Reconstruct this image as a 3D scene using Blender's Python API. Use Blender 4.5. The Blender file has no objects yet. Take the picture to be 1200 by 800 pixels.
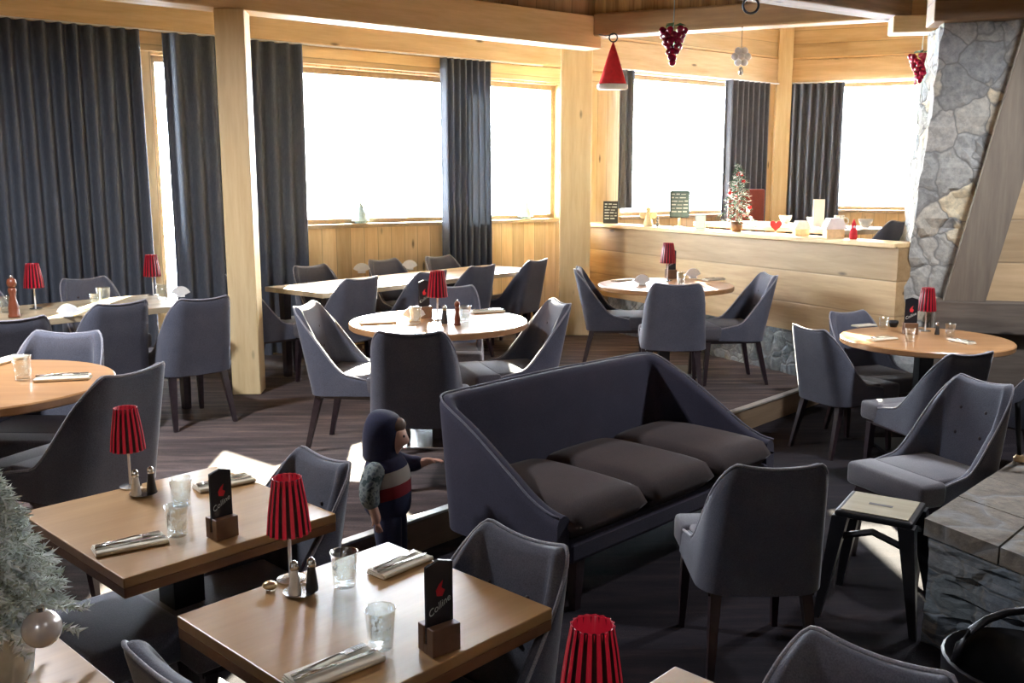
import bpy, bmesh, math, random
from mathutils import Vector, Matrix, noise
random.seed(7)
S = bpy.context.scene
COL = S.collection
PI = math.pi
R = math.radians
CAM_H = 1.75
PITCH = math.atan(185.0/1100.0)
SB = 0.17                       # height of the raised floor behind the step

def at(px, py, z):
    """the point at height z that the photograph shows at (px, py)"""
    u = (px-600)/1100; v = (400-py)/1100
    r = (u, math.cos(PITCH)+v*math.sin(PITCH), -math.sin(PITCH)+v*math.cos(PITCH))
    t = (z-CAM_H)/r[2]
    return Vector((r[0]*t, r[1]*t, z))

# ------------------------------------------------------------------ materials
class NT:
    def __init__(s, name):
        s.m = bpy.data.materials.new(name); s.m.use_nodes = True
        s.t = s.m.node_tree; s.b = s.t.nodes['Principled BSDF']; s.out = s.t.nodes['Material Output']
    def n(s, typ, **kw):
        nd = s.t.nodes.new(typ)
        for k, v in kw.items(): setattr(nd, k, v)
        return nd
    def l(s, a, b): s.t.links.new(a, b)
    def coord(s, scale=(1,1,1), rot=(0,0,0)):
        tc = s.n('ShaderNodeTexCoord'); mp = s.n('ShaderNodeMapping')
        s.l(tc.outputs['Object'], mp.inputs['Vector'])
        mp.inputs['Scale'].default_value = scale; mp.inputs['Rotation'].default_value = rot
        return mp.outputs['Vector']
    def ramp(s, fac, stops):
        r = s.n('ShaderNodeValToRGB'); s.l(fac, r.inputs['Fac'])
        while len(r.color_ramp.elements) < len(stops): r.color_ramp.elements.new(.5)
        for e, (p, c) in zip(r.color_ramp.elements, stops):
            e.position = p; e.color = (*c, 1)
        return r.outputs['Color']
    def math(s, op, a, b=None, c=None):
        m = s.n('ShaderNodeMath', operation=op)
        for i, v in enumerate((a, b, c)):
            if v is None: continue
            if isinstance(v, (int, float)): m.inputs[i].default_value = v
            else: s.l(v, m.inputs[i])
        return m.outputs[0]
    def mix(s, fac, a, b, mode='MIX'):
        m = s.n('ShaderNodeMix', data_type='RGBA', blend_type=mode)
        for sock, v in ((m.inputs[0], fac), (m.inputs[6], a), (m.inputs[7], b)):
            if isinstance(v, (int, float)): sock.default_value = v
            elif isinstance(v, tuple): sock.default_value = (*v, 1)
            else: s.l(v, sock)
        return m.outputs[2]
    def noise(s, vec, scale=5, detail=4, rough=.55):
        n = s.n('ShaderNodeTexNoise'); s.l(vec, n.inputs['Vector'])
        n.inputs['Scale'].default_value = scale; n.inputs['Detail'].default_value = detail
        n.inputs['Roughness'].default_value = rough
        return n.outputs['Fac']
    def bump(s, h, strength=.3, dist=.01):
        b = s.n('ShaderNodeBump'); s.l(h, b.inputs['Height'])
        b.inputs['Strength'].default_value = strength; b.inputs['Distance'].default_value = dist
        s.l(b.outputs['Normal'], s.b.inputs['Normal'])
    def base(s, c):
        if isinstance(c, tuple): s.b.inputs['Base Color'].default_value = (*c, 1)
        else: s.l(c, s.b.inputs['Base Color'])

def plain(name, c, rough=.5, metal=0., var=.12, scale=30, **kw):
    t = NT(name)
    v = t.coord()
    n = t.noise(v, scale, 3)
    t.base(t.ramp(n, [(.3, tuple(x*(1-var) for x in c)), (.7, tuple(min(1, x*(1+var)) for x in c))]))
    t.b.inputs['Roughness'].default_value = rough; t.b.inputs['Metallic'].default_value = metal
    for k, val in kw.items(): t.b.inputs[k].default_value = val
    return t.m

def wood(name, c1, c2, axis=0, plank=.16, paxis=2, rough=.55, seam=.55, knots=True, coat=0.):
    """grain along axis, boards counted along paxis"""
    t = NT(name)
    tc = t.n('ShaderNodeTexCoord')
    sep = t.n('ShaderNodeSeparateXYZ'); t.l(tc.outputs['Object'], sep.inputs[0])
    sc = [9, 9, 9]; sc[axis] = .8
    mp = t.n('ShaderNodeMapping'); t.l(tc.outputs['Object'], mp.inputs['Vector']); mp.inputs['Scale'].default_value = sc
    vec = mp.outputs['Vector']
    if plank:
        q = t.math('DIVIDE', sep.outputs[paxis], plank)
        idn = t.math('FLOOR', q); fr = t.math('FRACT', q)
        wn = t.n('ShaderNodeTexWhiteNoise', noise_dimensions='1D'); t.l(idn, wn.inputs['W'])
        add = t.n('ShaderNodeVectorMath', operation='MULTIPLY_ADD')
        comb = t.n('ShaderNodeCombineXYZ'); 
        for i in range(3): t.l(wn.outputs['Value'], comb.inputs[i])
        t.l(comb.outputs[0], add.inputs[0]); add.inputs[1].default_value = (17, 17, 17); t.l(vec, add.inputs[2])
        vec = add.outputs[0]
    g = t.noise(vec, 1.6, 6, .6)
    g2 = t.noise(vec, 7, 3, .5)
    gg = t.math('ADD', t.math('MULTIPLY', g, .75), t.math('MULTIPLY', g2, .25))
    col = t.ramp(gg, [(.33, c2), (.5, tuple((a+b)/2 for a, b in zip(c1, c2))), (.66, c1)])
    if knots:
        vo = t.n('ShaderNodeTexVoronoi'); m2 = t.n('ShaderNodeMapping'); t.l(tc.outputs['Object'], m2.inputs['Vector'])
        k = [5., 5., 5.]; k[axis] = 1.6; m2.inputs['Scale'].default_value = k; m2.inputs['Location'].default_value = (.3, .7, .1)
        t.l(m2.outputs[0], vo.inputs['Vector']); vo.inputs['Scale'].default_value = 1.0
        kf = t.ramp(vo.outputs['Distance'], [(.045, (1, 1, 1)), (.10, (0, 0, 0))])
        col = t.mix(kf, col, tuple(x*.35 for x in c2))
    h = gg
    if plank:
        tint = t.math('MULTIPLY_ADD', wn.outputs['Value'], .34, .80)
        col = t.mix(1., col, t.n_rgb(tint) if hasattr(t, 'n_rgb') else tint, 'MULTIPLY')
        edge = t.math('MINIMUM', fr, t.math('SUBTRACT', 1.0, fr))
        line = t.ramp(edge, [(0.0, (1, 1, 1)), (.035, (0, 0, 0))])
        col = t.mix(t.math('MULTIPLY', line, seam), col, tuple(x*.25 for x in c2))
        h = t.math('SUBTRACT', gg, t.math('MULTIPLY', line, 1.5))
    t.base(col); t.bump(h, .25, .006)
    t.b.inputs['Roughness'].default_value = rough
    t.b.inputs['Coat Weight'].default_value = coat; t.b.inputs['Coat Roughness'].default_value = .25
    return t.m

def fabric(name, c, sheen=.3):
    t = NT(name); v = t.coord()
    n = t.noise(v, 260, 2); n2 = t.noise(v, 6, 3)
    col = t.ramp(n, [(.3, tuple(x*.72 for x in c)), (.7, tuple(x*1.25 for x in c))])
    col = t.mix(1., col, t.ramp(n2, [(.3, (.82, .82, .86)), (.7, (1.08, 1.05, 1.05))]), 'MULTIPLY')
    t.base(col); t.bump(n, .25, .002)
    t.b.inputs['Roughness'].default_value = .85
    t.b.inputs['Sheen Weight'].default_value = sheen; t.b.inputs['Sheen Roughness'].default_value = .4
    return t.m

def curtain_mat(name, k):
    t = NT(name); v = t.coord((1, 1, .2))
    n = t.noise(v, 120, 2)
    c = t.ramp(n, [(.3, (.090, .102, .128)), (.7, (.125, .14, .170))])
    t.base(c); t.b.inputs['Roughness'].default_value = .9
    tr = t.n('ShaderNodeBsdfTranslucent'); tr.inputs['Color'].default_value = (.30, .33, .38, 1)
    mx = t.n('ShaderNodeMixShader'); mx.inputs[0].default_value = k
    t.l(t.b.outputs[0], mx.inputs[1]); t.l(tr.outputs[0], mx.inputs[2]); t.l(mx.outputs[0], t.out.inputs[0])
    return t.m

def pane_glass():
    t = NT('window_glass')
    tr = t.n('ShaderNodeBsdfTransparent'); gl = t.n('ShaderNodeBsdfGlossy'); gl.inputs['Roughness'].default_value = .02
    tr.inputs['Color'].default_value = (.96, .98, .98, 1)
    lw = t.n('ShaderNodeLayerWeight'); mx = t.n('ShaderNodeMixShader')
    fr = t.math('MULTIPLY_ADD', t.math('POWER', lw.outputs['Facing'], 5.0), .8, .03)
    t.l(fr, mx.inputs[0]); t.l(tr.outputs[0], mx.inputs[1]); t.l(gl.outputs[0], mx.inputs[2]); t.l(mx.outputs[0], t.out.inputs[0])
    return t.m

def clear_glass(name='clear_glass', tint=(.93, .96, .96)):
    t = NT(name)
    tr = t.n('ShaderNodeBsdfTransparent'); tr.inputs['Color'].default_value = (*tint, 1)
    gl = t.n('ShaderNodeBsdfGlossy'); gl.inputs['Roughness'].default_value = .06
    gl.inputs['Color'].default_value = (1, 1, 1, 1)
    lw = t.n('ShaderNodeLayerWeight'); lw.inputs['Blend'].default_value = .35
    vo = t.n('ShaderNodeTexVoronoi'); vo.inputs['Scale'].default_value = 60
    t.l(t.coord(), vo.inputs['Vector'])
    bp = t.n('ShaderNodeBump'); bp.inputs['Strength'].default_value = .6; bp.inputs['Distance'].default_value = .004
    t.l(vo.outputs['Distance'], bp.inputs['Height'])
    t.l(bp.outputs[0], gl.inputs['Normal']); t.l(bp.outputs[0], lw.inputs['Normal'])
    f = t.math('MULTIPLY_ADD', lw.outputs['Facing'], .55, .10)
    mx = t.n('ShaderNodeMixShader'); t.l(f, mx.inputs[0]); t.l(tr.outputs[0], mx.inputs[1]); t.l(gl.outputs[0], mx.inputs[2]); t.l(mx.outputs[0], t.out.inputs[0])
    return t.m

def stone(name, cols, scale=3.2, ch=1.0, rough=.85):
    t = NT(name); v = t.coord((1, 1, ch))
    w = t.n('ShaderNodeVectorMath', operation='MULTIPLY_ADD')
    nn = t.n('ShaderNodeTexNoise'); t.l(v, nn.inputs['Vector']); nn.inputs['Scale'].default_value = 4; nn.inputs['Detail'].default_value = 3
    t.l(nn.outputs['Color'], w.inputs[0]); w.inputs[1].default_value = (.22, .22, .22); t.l(v, w.inputs[2])
    vo = t.n('ShaderNodeTexVoronoi'); vo.inputs['Scale'].default_value = scale; t.l(w.outputs[0], vo.inputs['Vector'])
    ve = t.n('ShaderNodeTexVoronoi', feature='DISTANCE_TO_EDGE'); ve.inputs['Scale'].default_value = scale; t.l(w.outputs[0], ve.inputs['Vector'])
    sp = t.n('ShaderNodeSeparateColor'); t.l(vo.outputs['Color'], sp.inputs[0])
    c = t.ramp(sp.outputs[0], [(i/(len(cols)-1), k) for i, k in enumerate(cols)])
    fine = t.noise(v, 24, 6, .7)
    c = t.mix(1., c, t.ramp(fine, [(.3, (.62, .62, .64)), (.7, (1.25, 1.22, 1.18))]), 'MULTIPLY')
    mort = t.ramp(ve.outputs['Distance'], [(.0, (1, 1, 1)), (.05, (0, 0, 0))])
    c = t.mix(mort, c, (.20, .20, .19))
    t.base(c)
    h = t.math('ADD', t.ramp(ve.outputs['Distance'], [(0, (0, 0, 0)), (.12, (1, 1, 1))]), t.math('MULTIPLY', fine, .6))
    t.bump(h, .5, .018); t.b.inputs['Roughness'].default_value = rough
    return t.m

def carpet(name, a, b, c):
    t = NT(name)
    v = t.coord((1.1, 9, 1), (0, 0, R(-12)))
    n = t.noise(v, 1.5, 5, .65)
    n2 = t.noise(t.coord(), 220, 2)
    col = t.ramp(n, [(.30, a), (.5, b), (.72, c)])
    sep = t.n('ShaderNodeSeparateXYZ'); t.l(t.coord((1, 1, 1), (0, 0, R(-12))), sep.inputs[0])
    q = t.math('DIVIDE', sep.outputs[1], .24)
    wn = t.n('ShaderNodeTexWhiteNoise', noise_dimensions='1D'); t.l(t.math('FLOOR', q), wn.inputs['W'])
    col = t.mix(1., col, t.math('MULTIPLY_ADD', wn.outputs['Value'], .35, .82), 'MULTIPLY')
    col = t.mix(1., col, t.ramp(n2, [(.3, (.75, .75, .75)), (.7, (1.2, 1.2, 1.2))]), 'MULTIPLY')
    t.base(col); t.bump(n2, .4, .004); t.b.inputs['Roughness'].default_value = .95
    t.b.inputs['Specular IOR Level'].default_value = .15
    t.b.inputs['Sheen Weight'].default_value = .03
    return t.m

PINE1, PINE2 = (.84, .63, .34), (.66, .45, .21)
M = {}
M['pine_h'] = wood('pine_boards_level', PINE1, PINE2, 0, .17, 2)
M['pine_v'] = wood('pine_boards_upright', PINE1, PINE2, 2, .15, 0)
M['beam'] = wood('beam_timber', (.80, .59, .33), (.62, .42, .20), 0, 0, 2)
M['post'] = wood('post_timber', (.82, .66, .38), (.68, .50, .25), 2, 0, 0)
M['old'] = wood('weathered_timber', (.30, .22, .155), (.16, .115, .08), 0, 0, 2, rough=.75)
M['olds'] = wood('weathered_sill_timber', (.17, .14, .11), (.09, .07, .055), 0, 0, 2, rough=.8)
M['ceil'] = wood('ceiling_boards', (.50, .34, .18), (.30, .18, .09), 1, .16, 0)
M['tab'] = wood('oak_tabletop', (.44, .265, .112), (.36, .205, .080), 0, 0, 1, rough=.33, seam=.08, knots=False, coat=.35)
M['tabe'] = wood('oak_table_edge', (.24, .12, .055), (.17, .08, .035), 0, 0, 1, rough=.4, knots=False)
M['tabr'] = wood('oak_round_top', (.50, .27, .115), (.38, .19, .075), 0, 0, 1, rough=.32, seam=.06, knots=False, coat=.35)
M['tabp'] = wood('pale_ash_top', (.52, .42, .27), (.40, .31, .19), 0, .12, 1, rough=.45, seam=.1, knots=False, coat=.2)
M['fab'] = fabric('grey_upholstery', (.088, .095, .124))
M['fabi'] = fabric('grey_upholstery_inner', (.115, .11, .122))
M['pipe'] = fabric('pale_piping', (.30, .30, .33))
M['sofa'] = fabric('sofa_shell_cloth', (.030, .028, .050), .10)
M['sofac'] = fabric('sofa_seat_cloth', (.042, .028, .026), .10)
M['leg'] = plain('dark_stained_leg', (.022, .012, .016), .4, var=.3)
M['blk'] = plain('black_metal', (.012, .012, .015), .4, .3)
M['card'] = plain('black_card', (.008, .009, .014), .35)
M['curtain'] = curtain_mat('curtain_cloth', .03); M['curtain2'] = curtain_mat('sunlit_curtain_cloth', .22)  # second is the same cloth, made more translucent so sunlit stripes glow
M['pane'] = pane_glass(); M['glass'] = clear_glass()
M['stone'] = stone('chimney_stone', [(.30, .31, .30), (.42, .42, .38), (.36, .37, .37), (.68, .60, .42), (.46, .45, .40), (.33, .35, .35)], 4.8)
M['stoneh'] = stone('hearth_stone', [(.10, .13, .15), (.16, .19, .22), (.20, .24, .27), (.13, .16, .17), (.24, .26, .27)], 5.5, 1.9)
M['stoneb'] = stone('plinth_stone', [(.15, .17, .18), (.30, .32, .31), (.22, .25, .27), (.42, .42, .38)], 8)
M['tile'] = stone('hearth_tile', [(.145, .125, .10), (.17, .15, .12), (.20, .175, .14)], 2.2)
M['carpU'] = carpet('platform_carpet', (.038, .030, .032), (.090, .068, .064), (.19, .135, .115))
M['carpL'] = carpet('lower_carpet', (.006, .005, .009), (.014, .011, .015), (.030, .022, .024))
M['riser'] = wood('riser_wood', (.26, .18, .11), (.18, .12, .07), 0, 0, 2)
M['nose'] = plain('metal_step_edge', (.55, .54, .50), .35, .5)
M['white'] = plain('white_linen', (.78, .78, .76), .8, var=.05)
M['cream'] = plain('cream_napkin', (.74, .68, .54), .8, var=.06)
M['steel'] = plain('polished_steel', (.62, .62, .60), .22, 1., var=.05)
M['gold'] = plain('warm_metal', (.62, .48, .28), .3, 1.)
M['silver'] = plain('silver_foil', (.72, .78, .82), .28, .55)
M['frame'] = plain('painted_window_frame', (.45, .33, .18), .5)
M['redc'] = plain('red_felt', (.62, .02, .03), .8)
M['grape'] = plain('grape_glass', (.30, .006, .035), .15, 0, var=.3, scale=20)
M['green'] = plain('leaf_green', (.05, .14, .06), .6)
M['flock'] = plain('flocked_needles', (.80, .86, .84), .9, var=.2, scale=12)
M['fir'] = plain('fir_needles', (.05, .13, .09), .8, var=.3)
M['mill'] = plain('pepper_mill_wood', (.17, .045, .02), .35)
M['brown'] = plain('brown_wood_block', (.16, .085, .045), .4)
M['slate'] = plain('chalk_slate', (.03, .035, .035), .8)
M['chalk'] = plain('chalk_marks', (.55, .6, .58), .9)
M['redchair'] = fabric('oxblood_leather', (.22, .05, .04), .1)
M['stooltop'] = wood('stool_pale_wood', (.42, .38, .26), (.32, .28, .18), 0, 0, 1, knots=False)
M['salt'] = plain('salt_grains', (.80, .80, .76), .9)
M['pepper'] = plain('pepper_grains', (.05, .045, .04), .9)
M['navy'] = fabric('navy_hood_cloth', (.010, .012, .045), .15)
M['jean'] = fabric('dark_blue_trousers', (.018, .026, .07), .1)
M['skin'] = plain('child_skin', (.62, .36, .27), .5, var=.05)
M['hair'] = plain('brown_hair', (.10, .055, .03), .7)
M['plaster'] = plain('warm_plaster', (.34, .24, .15), .9)
M['snow'] = plain('snow_ground', (.85, .87, .9), .9)
M['tealshade'] = plain('pale_figurine', (.45, .6, .62), .5)
M['orn'] = plain('pale_gold_ornament', (.80, .62, .35), .4)
M['ornw'] = plain('frosted_ornament', (.85, .84, .86), .35)

def camo():
    t = NT('grey_camouflage_sleeve'); v = t.coord()
    n = t.noise(v, 38, 2)
    t.base(t.ramp(n, [(.40, (.04, .06, .06)), (.46, (.16, .19, .18)), (.56, (.22, .25, .24)), (.62, (.09, .11, .12))]))
    t.b.inputs['Roughness'].default_value = .9
    return t.m
def jacket():
    t = NT('banded_jacket_cloth')
    tc = t.n('ShaderNodeTexCoord'); sp = t.n('ShaderNodeSeparateXYZ'); t.l(tc.outputs['Object'], sp.inputs[0])
    z = t.math('ADD', sp.outputs[2], t.math('MULTIPLY', sp.outputs[0], -.25))
    r = t.ramp(z, [(0, (.012, .016, .05)), (.43, (.22, .012, .02)), (.485, (.40, .37, .32)), (.55, (.012, .014, .05))])
    t.t.nodes[-1].color_ramp.interpolation = 'CONSTANT'
    t.base(r); t.b.inputs['Roughness'].default_value = .85
    return t.m
def shade_red():
    t = NT('red_ribbed_glass')
    t.base((.24, .003, .014)); t.b.inputs['Roughness'].default_value = .3
    t.b.inputs['Emission Color'].default_value = (.8, .02, .05, 1); t.b.inputs['Emission Strength'].default_value = .04
    return t.m
M['camo'] = camo(); M['jacket'] = jacket(); M['shader'] = shade_red()
M['shadeb'] = plain('groove_shadow', (.02, .002, .004), .3)  # dark tone standing for the shadow in the pleat grooves

# ------------------------------------------------------------------ mesh helpers
def tag(o, label=None, cat=None, group=None, kind=None):
    if label: o['label'] = label
    if cat: o['category'] = cat
    if group: o['group'] = group
    if kind: o['kind'] = kind
    return o

def link(name, bm, mats, parent=None, smooth=False, origin=(0, 0, 0), rz=0, autosmooth=None):
    me = bpy.data.meshes.new(name)
    bmesh.ops.recalc_face_normals(bm, faces=bm.faces)
    if smooth:
        for f in bm.faces: f.smooth = True
    if autosmooth:
        for e in bm.edges:
            if len(e.link_faces) == 2 and e.calc_face_angle(0) > autosmooth: e.smooth = False
    bm.to_mesh(me); bm.free()
    for m in (mats if isinstance(mats, (list, tuple)) else [mats]): me.materials.append(m)
    o = bpy.data.objects.new(name, me); COL.objects.link(o)
    o.location = origin; o.rotation_euler = (0, 0, rz)
    if parent: o.parent = parent
    return o

def empty(name, loc=(0, 0, 0), rz=0, label=None, cat=None, group=None):
    o = bpy.data.objects.new(name, None); COL.objects.link(o)
    o.location = loc; o.rotation_euler = (0, 0, rz); o.empty_display_size = .1
    return tag(o, label, cat, group)

def copy_tree(o, parent=None):
    c = o.copy(); COL.objects.link(c); c.parent = parent
    for ch in list(o.children): copy_tree(ch, c)
    return c

def place(proto, used, loc, rz, label, group=None):
    o = proto if not used else copy_tree(proto)
    used.append(1)
    o.location = loc; o.rotation_euler = (0, 0, rz)
    o['label'] = label
    if group: o['group'] = group
    return o

def box(bm, x0, x1, y0, y1, z0, z1, bevel=0., seg=2, mi=0, mat=None):
    r = bmesh.ops.create_cube(bm, size=1)
    vs = r['verts']
    for v in vs:
        v.co = Vector(((x0+x1)/2 + v.co.x*(x1-x0), (y0+y1)/2 + v.co.y*(y1-y0), (z0+z1)/2 + v.co.z*(z1-z0)))
    fs = list({f for v in vs for f in v.link_faces})
    for f in fs: f.material_index = mi
    if mat is not None:
        for v in vs: v.co = mat @ v.co
    if bevel:
        es = list({e for v in vs for e in v.link_edges})
        b = bmesh.ops.bevel(bm, geom=es, offset=bevel, segments=seg, affect='EDGES', profile=.5)
        for f in b['faces']: f.material_index = mi
    return bm

def nbox(*a, **k):
    return box(bmesh.new(), *a, **k)

def lathe(bm, prof, n=24, c=(0, 0, 0), mi=0, wob=None, closed=True):
    rings = []
    for (r, z) in prof:
        ring = []
        for i in range(n):
            a = 2*PI*i/n
            rr = r*(wob(a, z) if wob else 1)
            ring.append(bm.verts.new((c[0]+rr*math.cos(a), c[1]+rr*math.sin(a), c[2]+z)))
        rings.append(ring)
    for a, b in zip(rings, rings[1:]):
        for i in range(n):
            f = bm.faces.new((a[i], a[(i+1) % n], b[(i+1) % n], b[i])); f.material_index = mi
    if closed:
        for ring in (rings[0], rings[-1]):
            f = bm.faces.new(ring); f.material_index = mi
    return bm

def tube(bm, pts, r, n=8, r2=None, mi=0):
    pts = [Vector(p) for p in pts]
    rings = []
    for i, p in enumerate(pts):
        d = (pts[min(i+1, len(pts)-1)]-pts[max(i-1, 0)]).normalized()
        up = Vector((0, 0, 1)) if abs(d.z) < .9 else Vector((1, 0, 0))
        s = d.cross(up).normalized(); t = s.cross(d)
        f = i/max(1, len(pts)-1)
        rr = r if r2 is None else r*(1-f)+r2*f
        rings.append([bm.verts.new(p+rr*(math.cos(2*PI*k/n)*s+math.sin(2*PI*k/n)*t)) for k in range(n)])
    for a, b in zip(rings, rings[1:]):
        for k in range(n):
            bm.faces.new((a[k], a[(k+1) % n], b[(k+1) % n], b[k])).material_index = mi
    bm.faces.new(rings[0]).material_index = mi; bm.faces.new(rings[-1]).material_index = mi
    return bm

def sphere(bm, c, r, sx=1, sy=1, sz=1, u=12, v=8, mi=0):
    m = Matrix.Translation(c) @ Matrix.Diagonal((sx*r, sy*r, sz*r, 1))
    q = bmesh.ops.create_uvsphere(bm, u_segments=u, v_segments=v, radius=1, matrix=m)
    for x in q['verts']:
        for f in x.link_faces: f.material_index = mi
    return bm

def prism(bm, poly, z0, z1, mi=0, tr=lambda p: p):
    a = [bm.verts.new(tr(Vector((x, y, z0)))) for x, y in poly]
    b = [bm.verts.new(tr(Vector((x, y, z1)))) for x, y in poly]
    n = len(poly)
    bm.faces.new(a).material_index = mi; bm.faces.new(b).material_index = mi
    for i in range(n): bm.faces.new((a[i], a[(i+1) % n], b[(i+1) % n], b[i])).material_index = mi
    return bm

def wbox(name, a, zr, mat, origin, rz, bevel=0., parent=None, kind='structure', label=None, cat=None):
    """timber or wall piece in a turned local frame"""
    o = link(name, nbox(a[0], a[1], a[2], a[3], zr[0], zr[1], bevel), mat, parent, origin=origin, rz=rz)
    if kind and not parent: o['kind'] = kind
    if label: o['label'] = label
    if cat: o['category'] = cat
    return o

def slant(bm, p0, p1, w0, w1, rot=0):
    """tapered square leg from p0 (top) to p1 (foot)"""
    p0 = Vector(p0); p1 = Vector(p1)
    cs = [(-1, -1), (1, -1), (1, 1), (-1, 1)]
    a = [bm.verts.new(p0+Vector((x*w0/2, y*w0/2, 0))) for x, y in cs]
    b = [bm.verts.new(p1+Vector((x*w1/2, y*w1/2, 0))) for x, y in cs]
    bm.faces.new(a); bm.faces.new(b)
    for i in range(4): bm.faces.new((a[i], a[(i+1) % 4], b[(i+1) % 4], b[i]))
    return bm

# ------------------------------------------------------------------ the room
WO = (-2.185, 8.760, 0); WA = R(35.74)                  # window wall frame
WD = Vector((math.cos(WA), math.sin(WA), 0)); WN = Vector((-math.sin(WA), math.cos(WA), 0))
PO = (2.353, 7.784, 0); PA = R(118.5)                   # low partition frame
AO = (3.68, 12.98, 0); AA = R(-19)                      # far wall of the alcove
def W(x, y, z=0): return Vector(WO)+WD*x+WN*y+Vector((0, 0, z))

# step line on the raised floor
s0 = Vector((-1.335, 3.365)); s1 = Vector((2.13, 7.03))
sd = (s1-s0).normalized(); SA = math.atan2(sd.y, sd.x)
# floors
fl = nbox(-6.6, 6.6, -3.2, 13.6, -.1, 0)
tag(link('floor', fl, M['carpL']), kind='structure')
e0 = s0-sd*5.0; e1 = s0+sd*6.4
bm = bmesh.new(); prism(bm, [(e0.x, e0.y), (e1.x, e1.y), (6.4, e1.y), (6.4, 13.4), (-6.4, 13.4), (-6.4, e0.y)], .001, SB)
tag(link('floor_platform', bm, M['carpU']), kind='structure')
o = link('trim_riser', nbox(-4.9, 6.3, -.012, -.001, .003, SB-.012), M['riser'], origin=(s0.x, s0.y, 0), rz=SA); tag(o, kind='structure')
o = link('trim_step_edge', nbox(-4.9, 6.3, -.022, .030, SB-.008, SB+.006, .002), M['nose'], origin=(s0.x, s0.y, 0), rz=SA); tag(o, kind='structure')
# raised alcove floor
bm = bmesh.new()
p_ = lambda x, y: (Vector(PO)+Vector((math.cos(PA), math.sin(PA), 0))*x+Vector((math.sin(PA), -math.cos(PA), 0))*y)
q1 = p_(3.4, .15); q2 = p_(-1.05, .15)
prism(bm, [(q1.x, q1.y), (q2.x, q2.y), (6.3, q2.y-.6), (6.3, 12.1), (3.7, 13.0)], SB+.001, .62)
tag(link('floor_alcove', bm, M['carpU']), kind='structure')

# ceiling and unseen shell
tag(link('ceiling', nbox(-6.6, 6.6, -3.2, 13.8, 4.2, 4.3), M['ceil']), kind='structure')
tag(link('wall_left', nbox(-6.5, -6.35, -3.1, 6.0, 0, 4.2), M['plaster']), kind='structure')
tag(link('wall_rear', nbox(-6.4, 6.4, -3.15, -3.0, 0, 4.2), M['plaster']), kind='structure')
tag(link('wall_right', nbox(6.3, 6.45, -3.1, 12.3, 0, 4.2), M['plaster']), kind='structure')
tag(link('floor_outside', nbox(-40, 45, 14.5, 70, -2.2, -2.0), M['snow']), kind='structure')

# window wall: openings in local x
T = .22
ops = [(-3.6, -1.22, 1.36, 2.82), (-1.04, -.30, .24, 2.82), (.02, 1.98, 1.36, 2.82), (2.14, 3.34, 1.36, 2.82), (4.28, 6.78, 1.36, 3.02)]
bm = bmesh.new()
xs = -5.2
for (a, b, z0, z1) in ops:
    box(bm, xs, a, 0, T, SB, 4.2)
    box(bm, a, b, 0, T, SB, z0)
    box(bm, a, b, 0, T, z1, 4.2)
    xs = b
box(bm, xs, 7.3, 0, T, SB, 4.2)
tag(link('wall_window', bm, M['pine_v'], origin=WO, rz=WA), kind='structure')
# horizontal boarding over the wall head and header beam
wbox('trim_header', (-5.2, 3.9, -.16, -.002), (3.0, 3.24), M['beam'], WO, WA, .006)
wbox('trim_head_board', (-5.2, 3.9, -.05, -.002), (2.84, 2.99), M['pine_h'], WO, WA)
wbox('trim_alcove_head', (3.9, 7.18, -.05, -.002), (3.04, 3.36), M['beam'], WO, WA)
wbox('trim_alcove_boards', (3.9, 7.18, -.03, -.002), (3.37, 4.19), M['pine_h'], WO, WA)
n = 0
for (a, b, z0, z1) in ops:
    n += 1
    fr = bmesh.new()
    for bx in ((a, a+.05, z0, z1), (b-.05, b, z0, z1), (a, b, z0, z0+.05), (a, b, z1-.05, z1)):
        box(fr, bx[0], bx[1], .09, .15, bx[2], bx[3])
    w = link('window_%d' % n, fr, M['frame'], origin=WO, rz=WA); w['kind'] = 'structure'
    link('pane', nbox(a+.05, b-.05, .115, .121, z0+.05, z1-.05), M['pane'], w)
    link('window_sill', nbox(a-.02, b+.02, -.04, .09, z0-.035, z0+.004, .004), M['frame'], w)
# alcove far wall
bm = bmesh.new()
box(bm, -.02, .52, 0, T, SB, 4.2); box(bm, .52, 2.5, 0, T, SB, 1.40); box(bm, .52, 2.5, 0, T, 3.06, 4.2); box(bm, 2.5, 2.8, 0, T, SB, 4.2)
tag(link('wall_alcove', bm, M['pine_v'], origin=AO, rz=AA), kind='structure')
fr = bmesh.new()
for bx in ((.52, .57, 1.4, 3.06), (2.45, 2.5, 1.4, 3.06), (.52, 2.5, 1.4, 1.45), (.52, 2.5, 3.01, 3.06)): box(fr, bx[0], bx[1], .09, .15, bx[2], bx[3])
w = link('window_6', fr, M['frame'], origin=AO, rz=AA); w['kind'] = 'structure'
link('pane', nbox(.57, 2.45, .115, .121, 1.45, 3.01), M['pane'], w)
link('window_sill', nbox(.5, 2.5, -.05, .09, 1.365, 1.404, .004), M['frame'], w)
wbox('trim_alcove_far_head', (.0, 2.78, -.06, -.002), (3.08, 3.36), M['beam'], AO, AA)
wbox('trim_alcove_far_boards', (.0, 2.78, -.03, -.002), (3.37, 4.19), M['pine_h'], AO, AA)
wbox('trim_corner_post', (-.20, -.0, -.17, .0), (.63, 4.19), M['post'], AO, AA+R(27))

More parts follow.
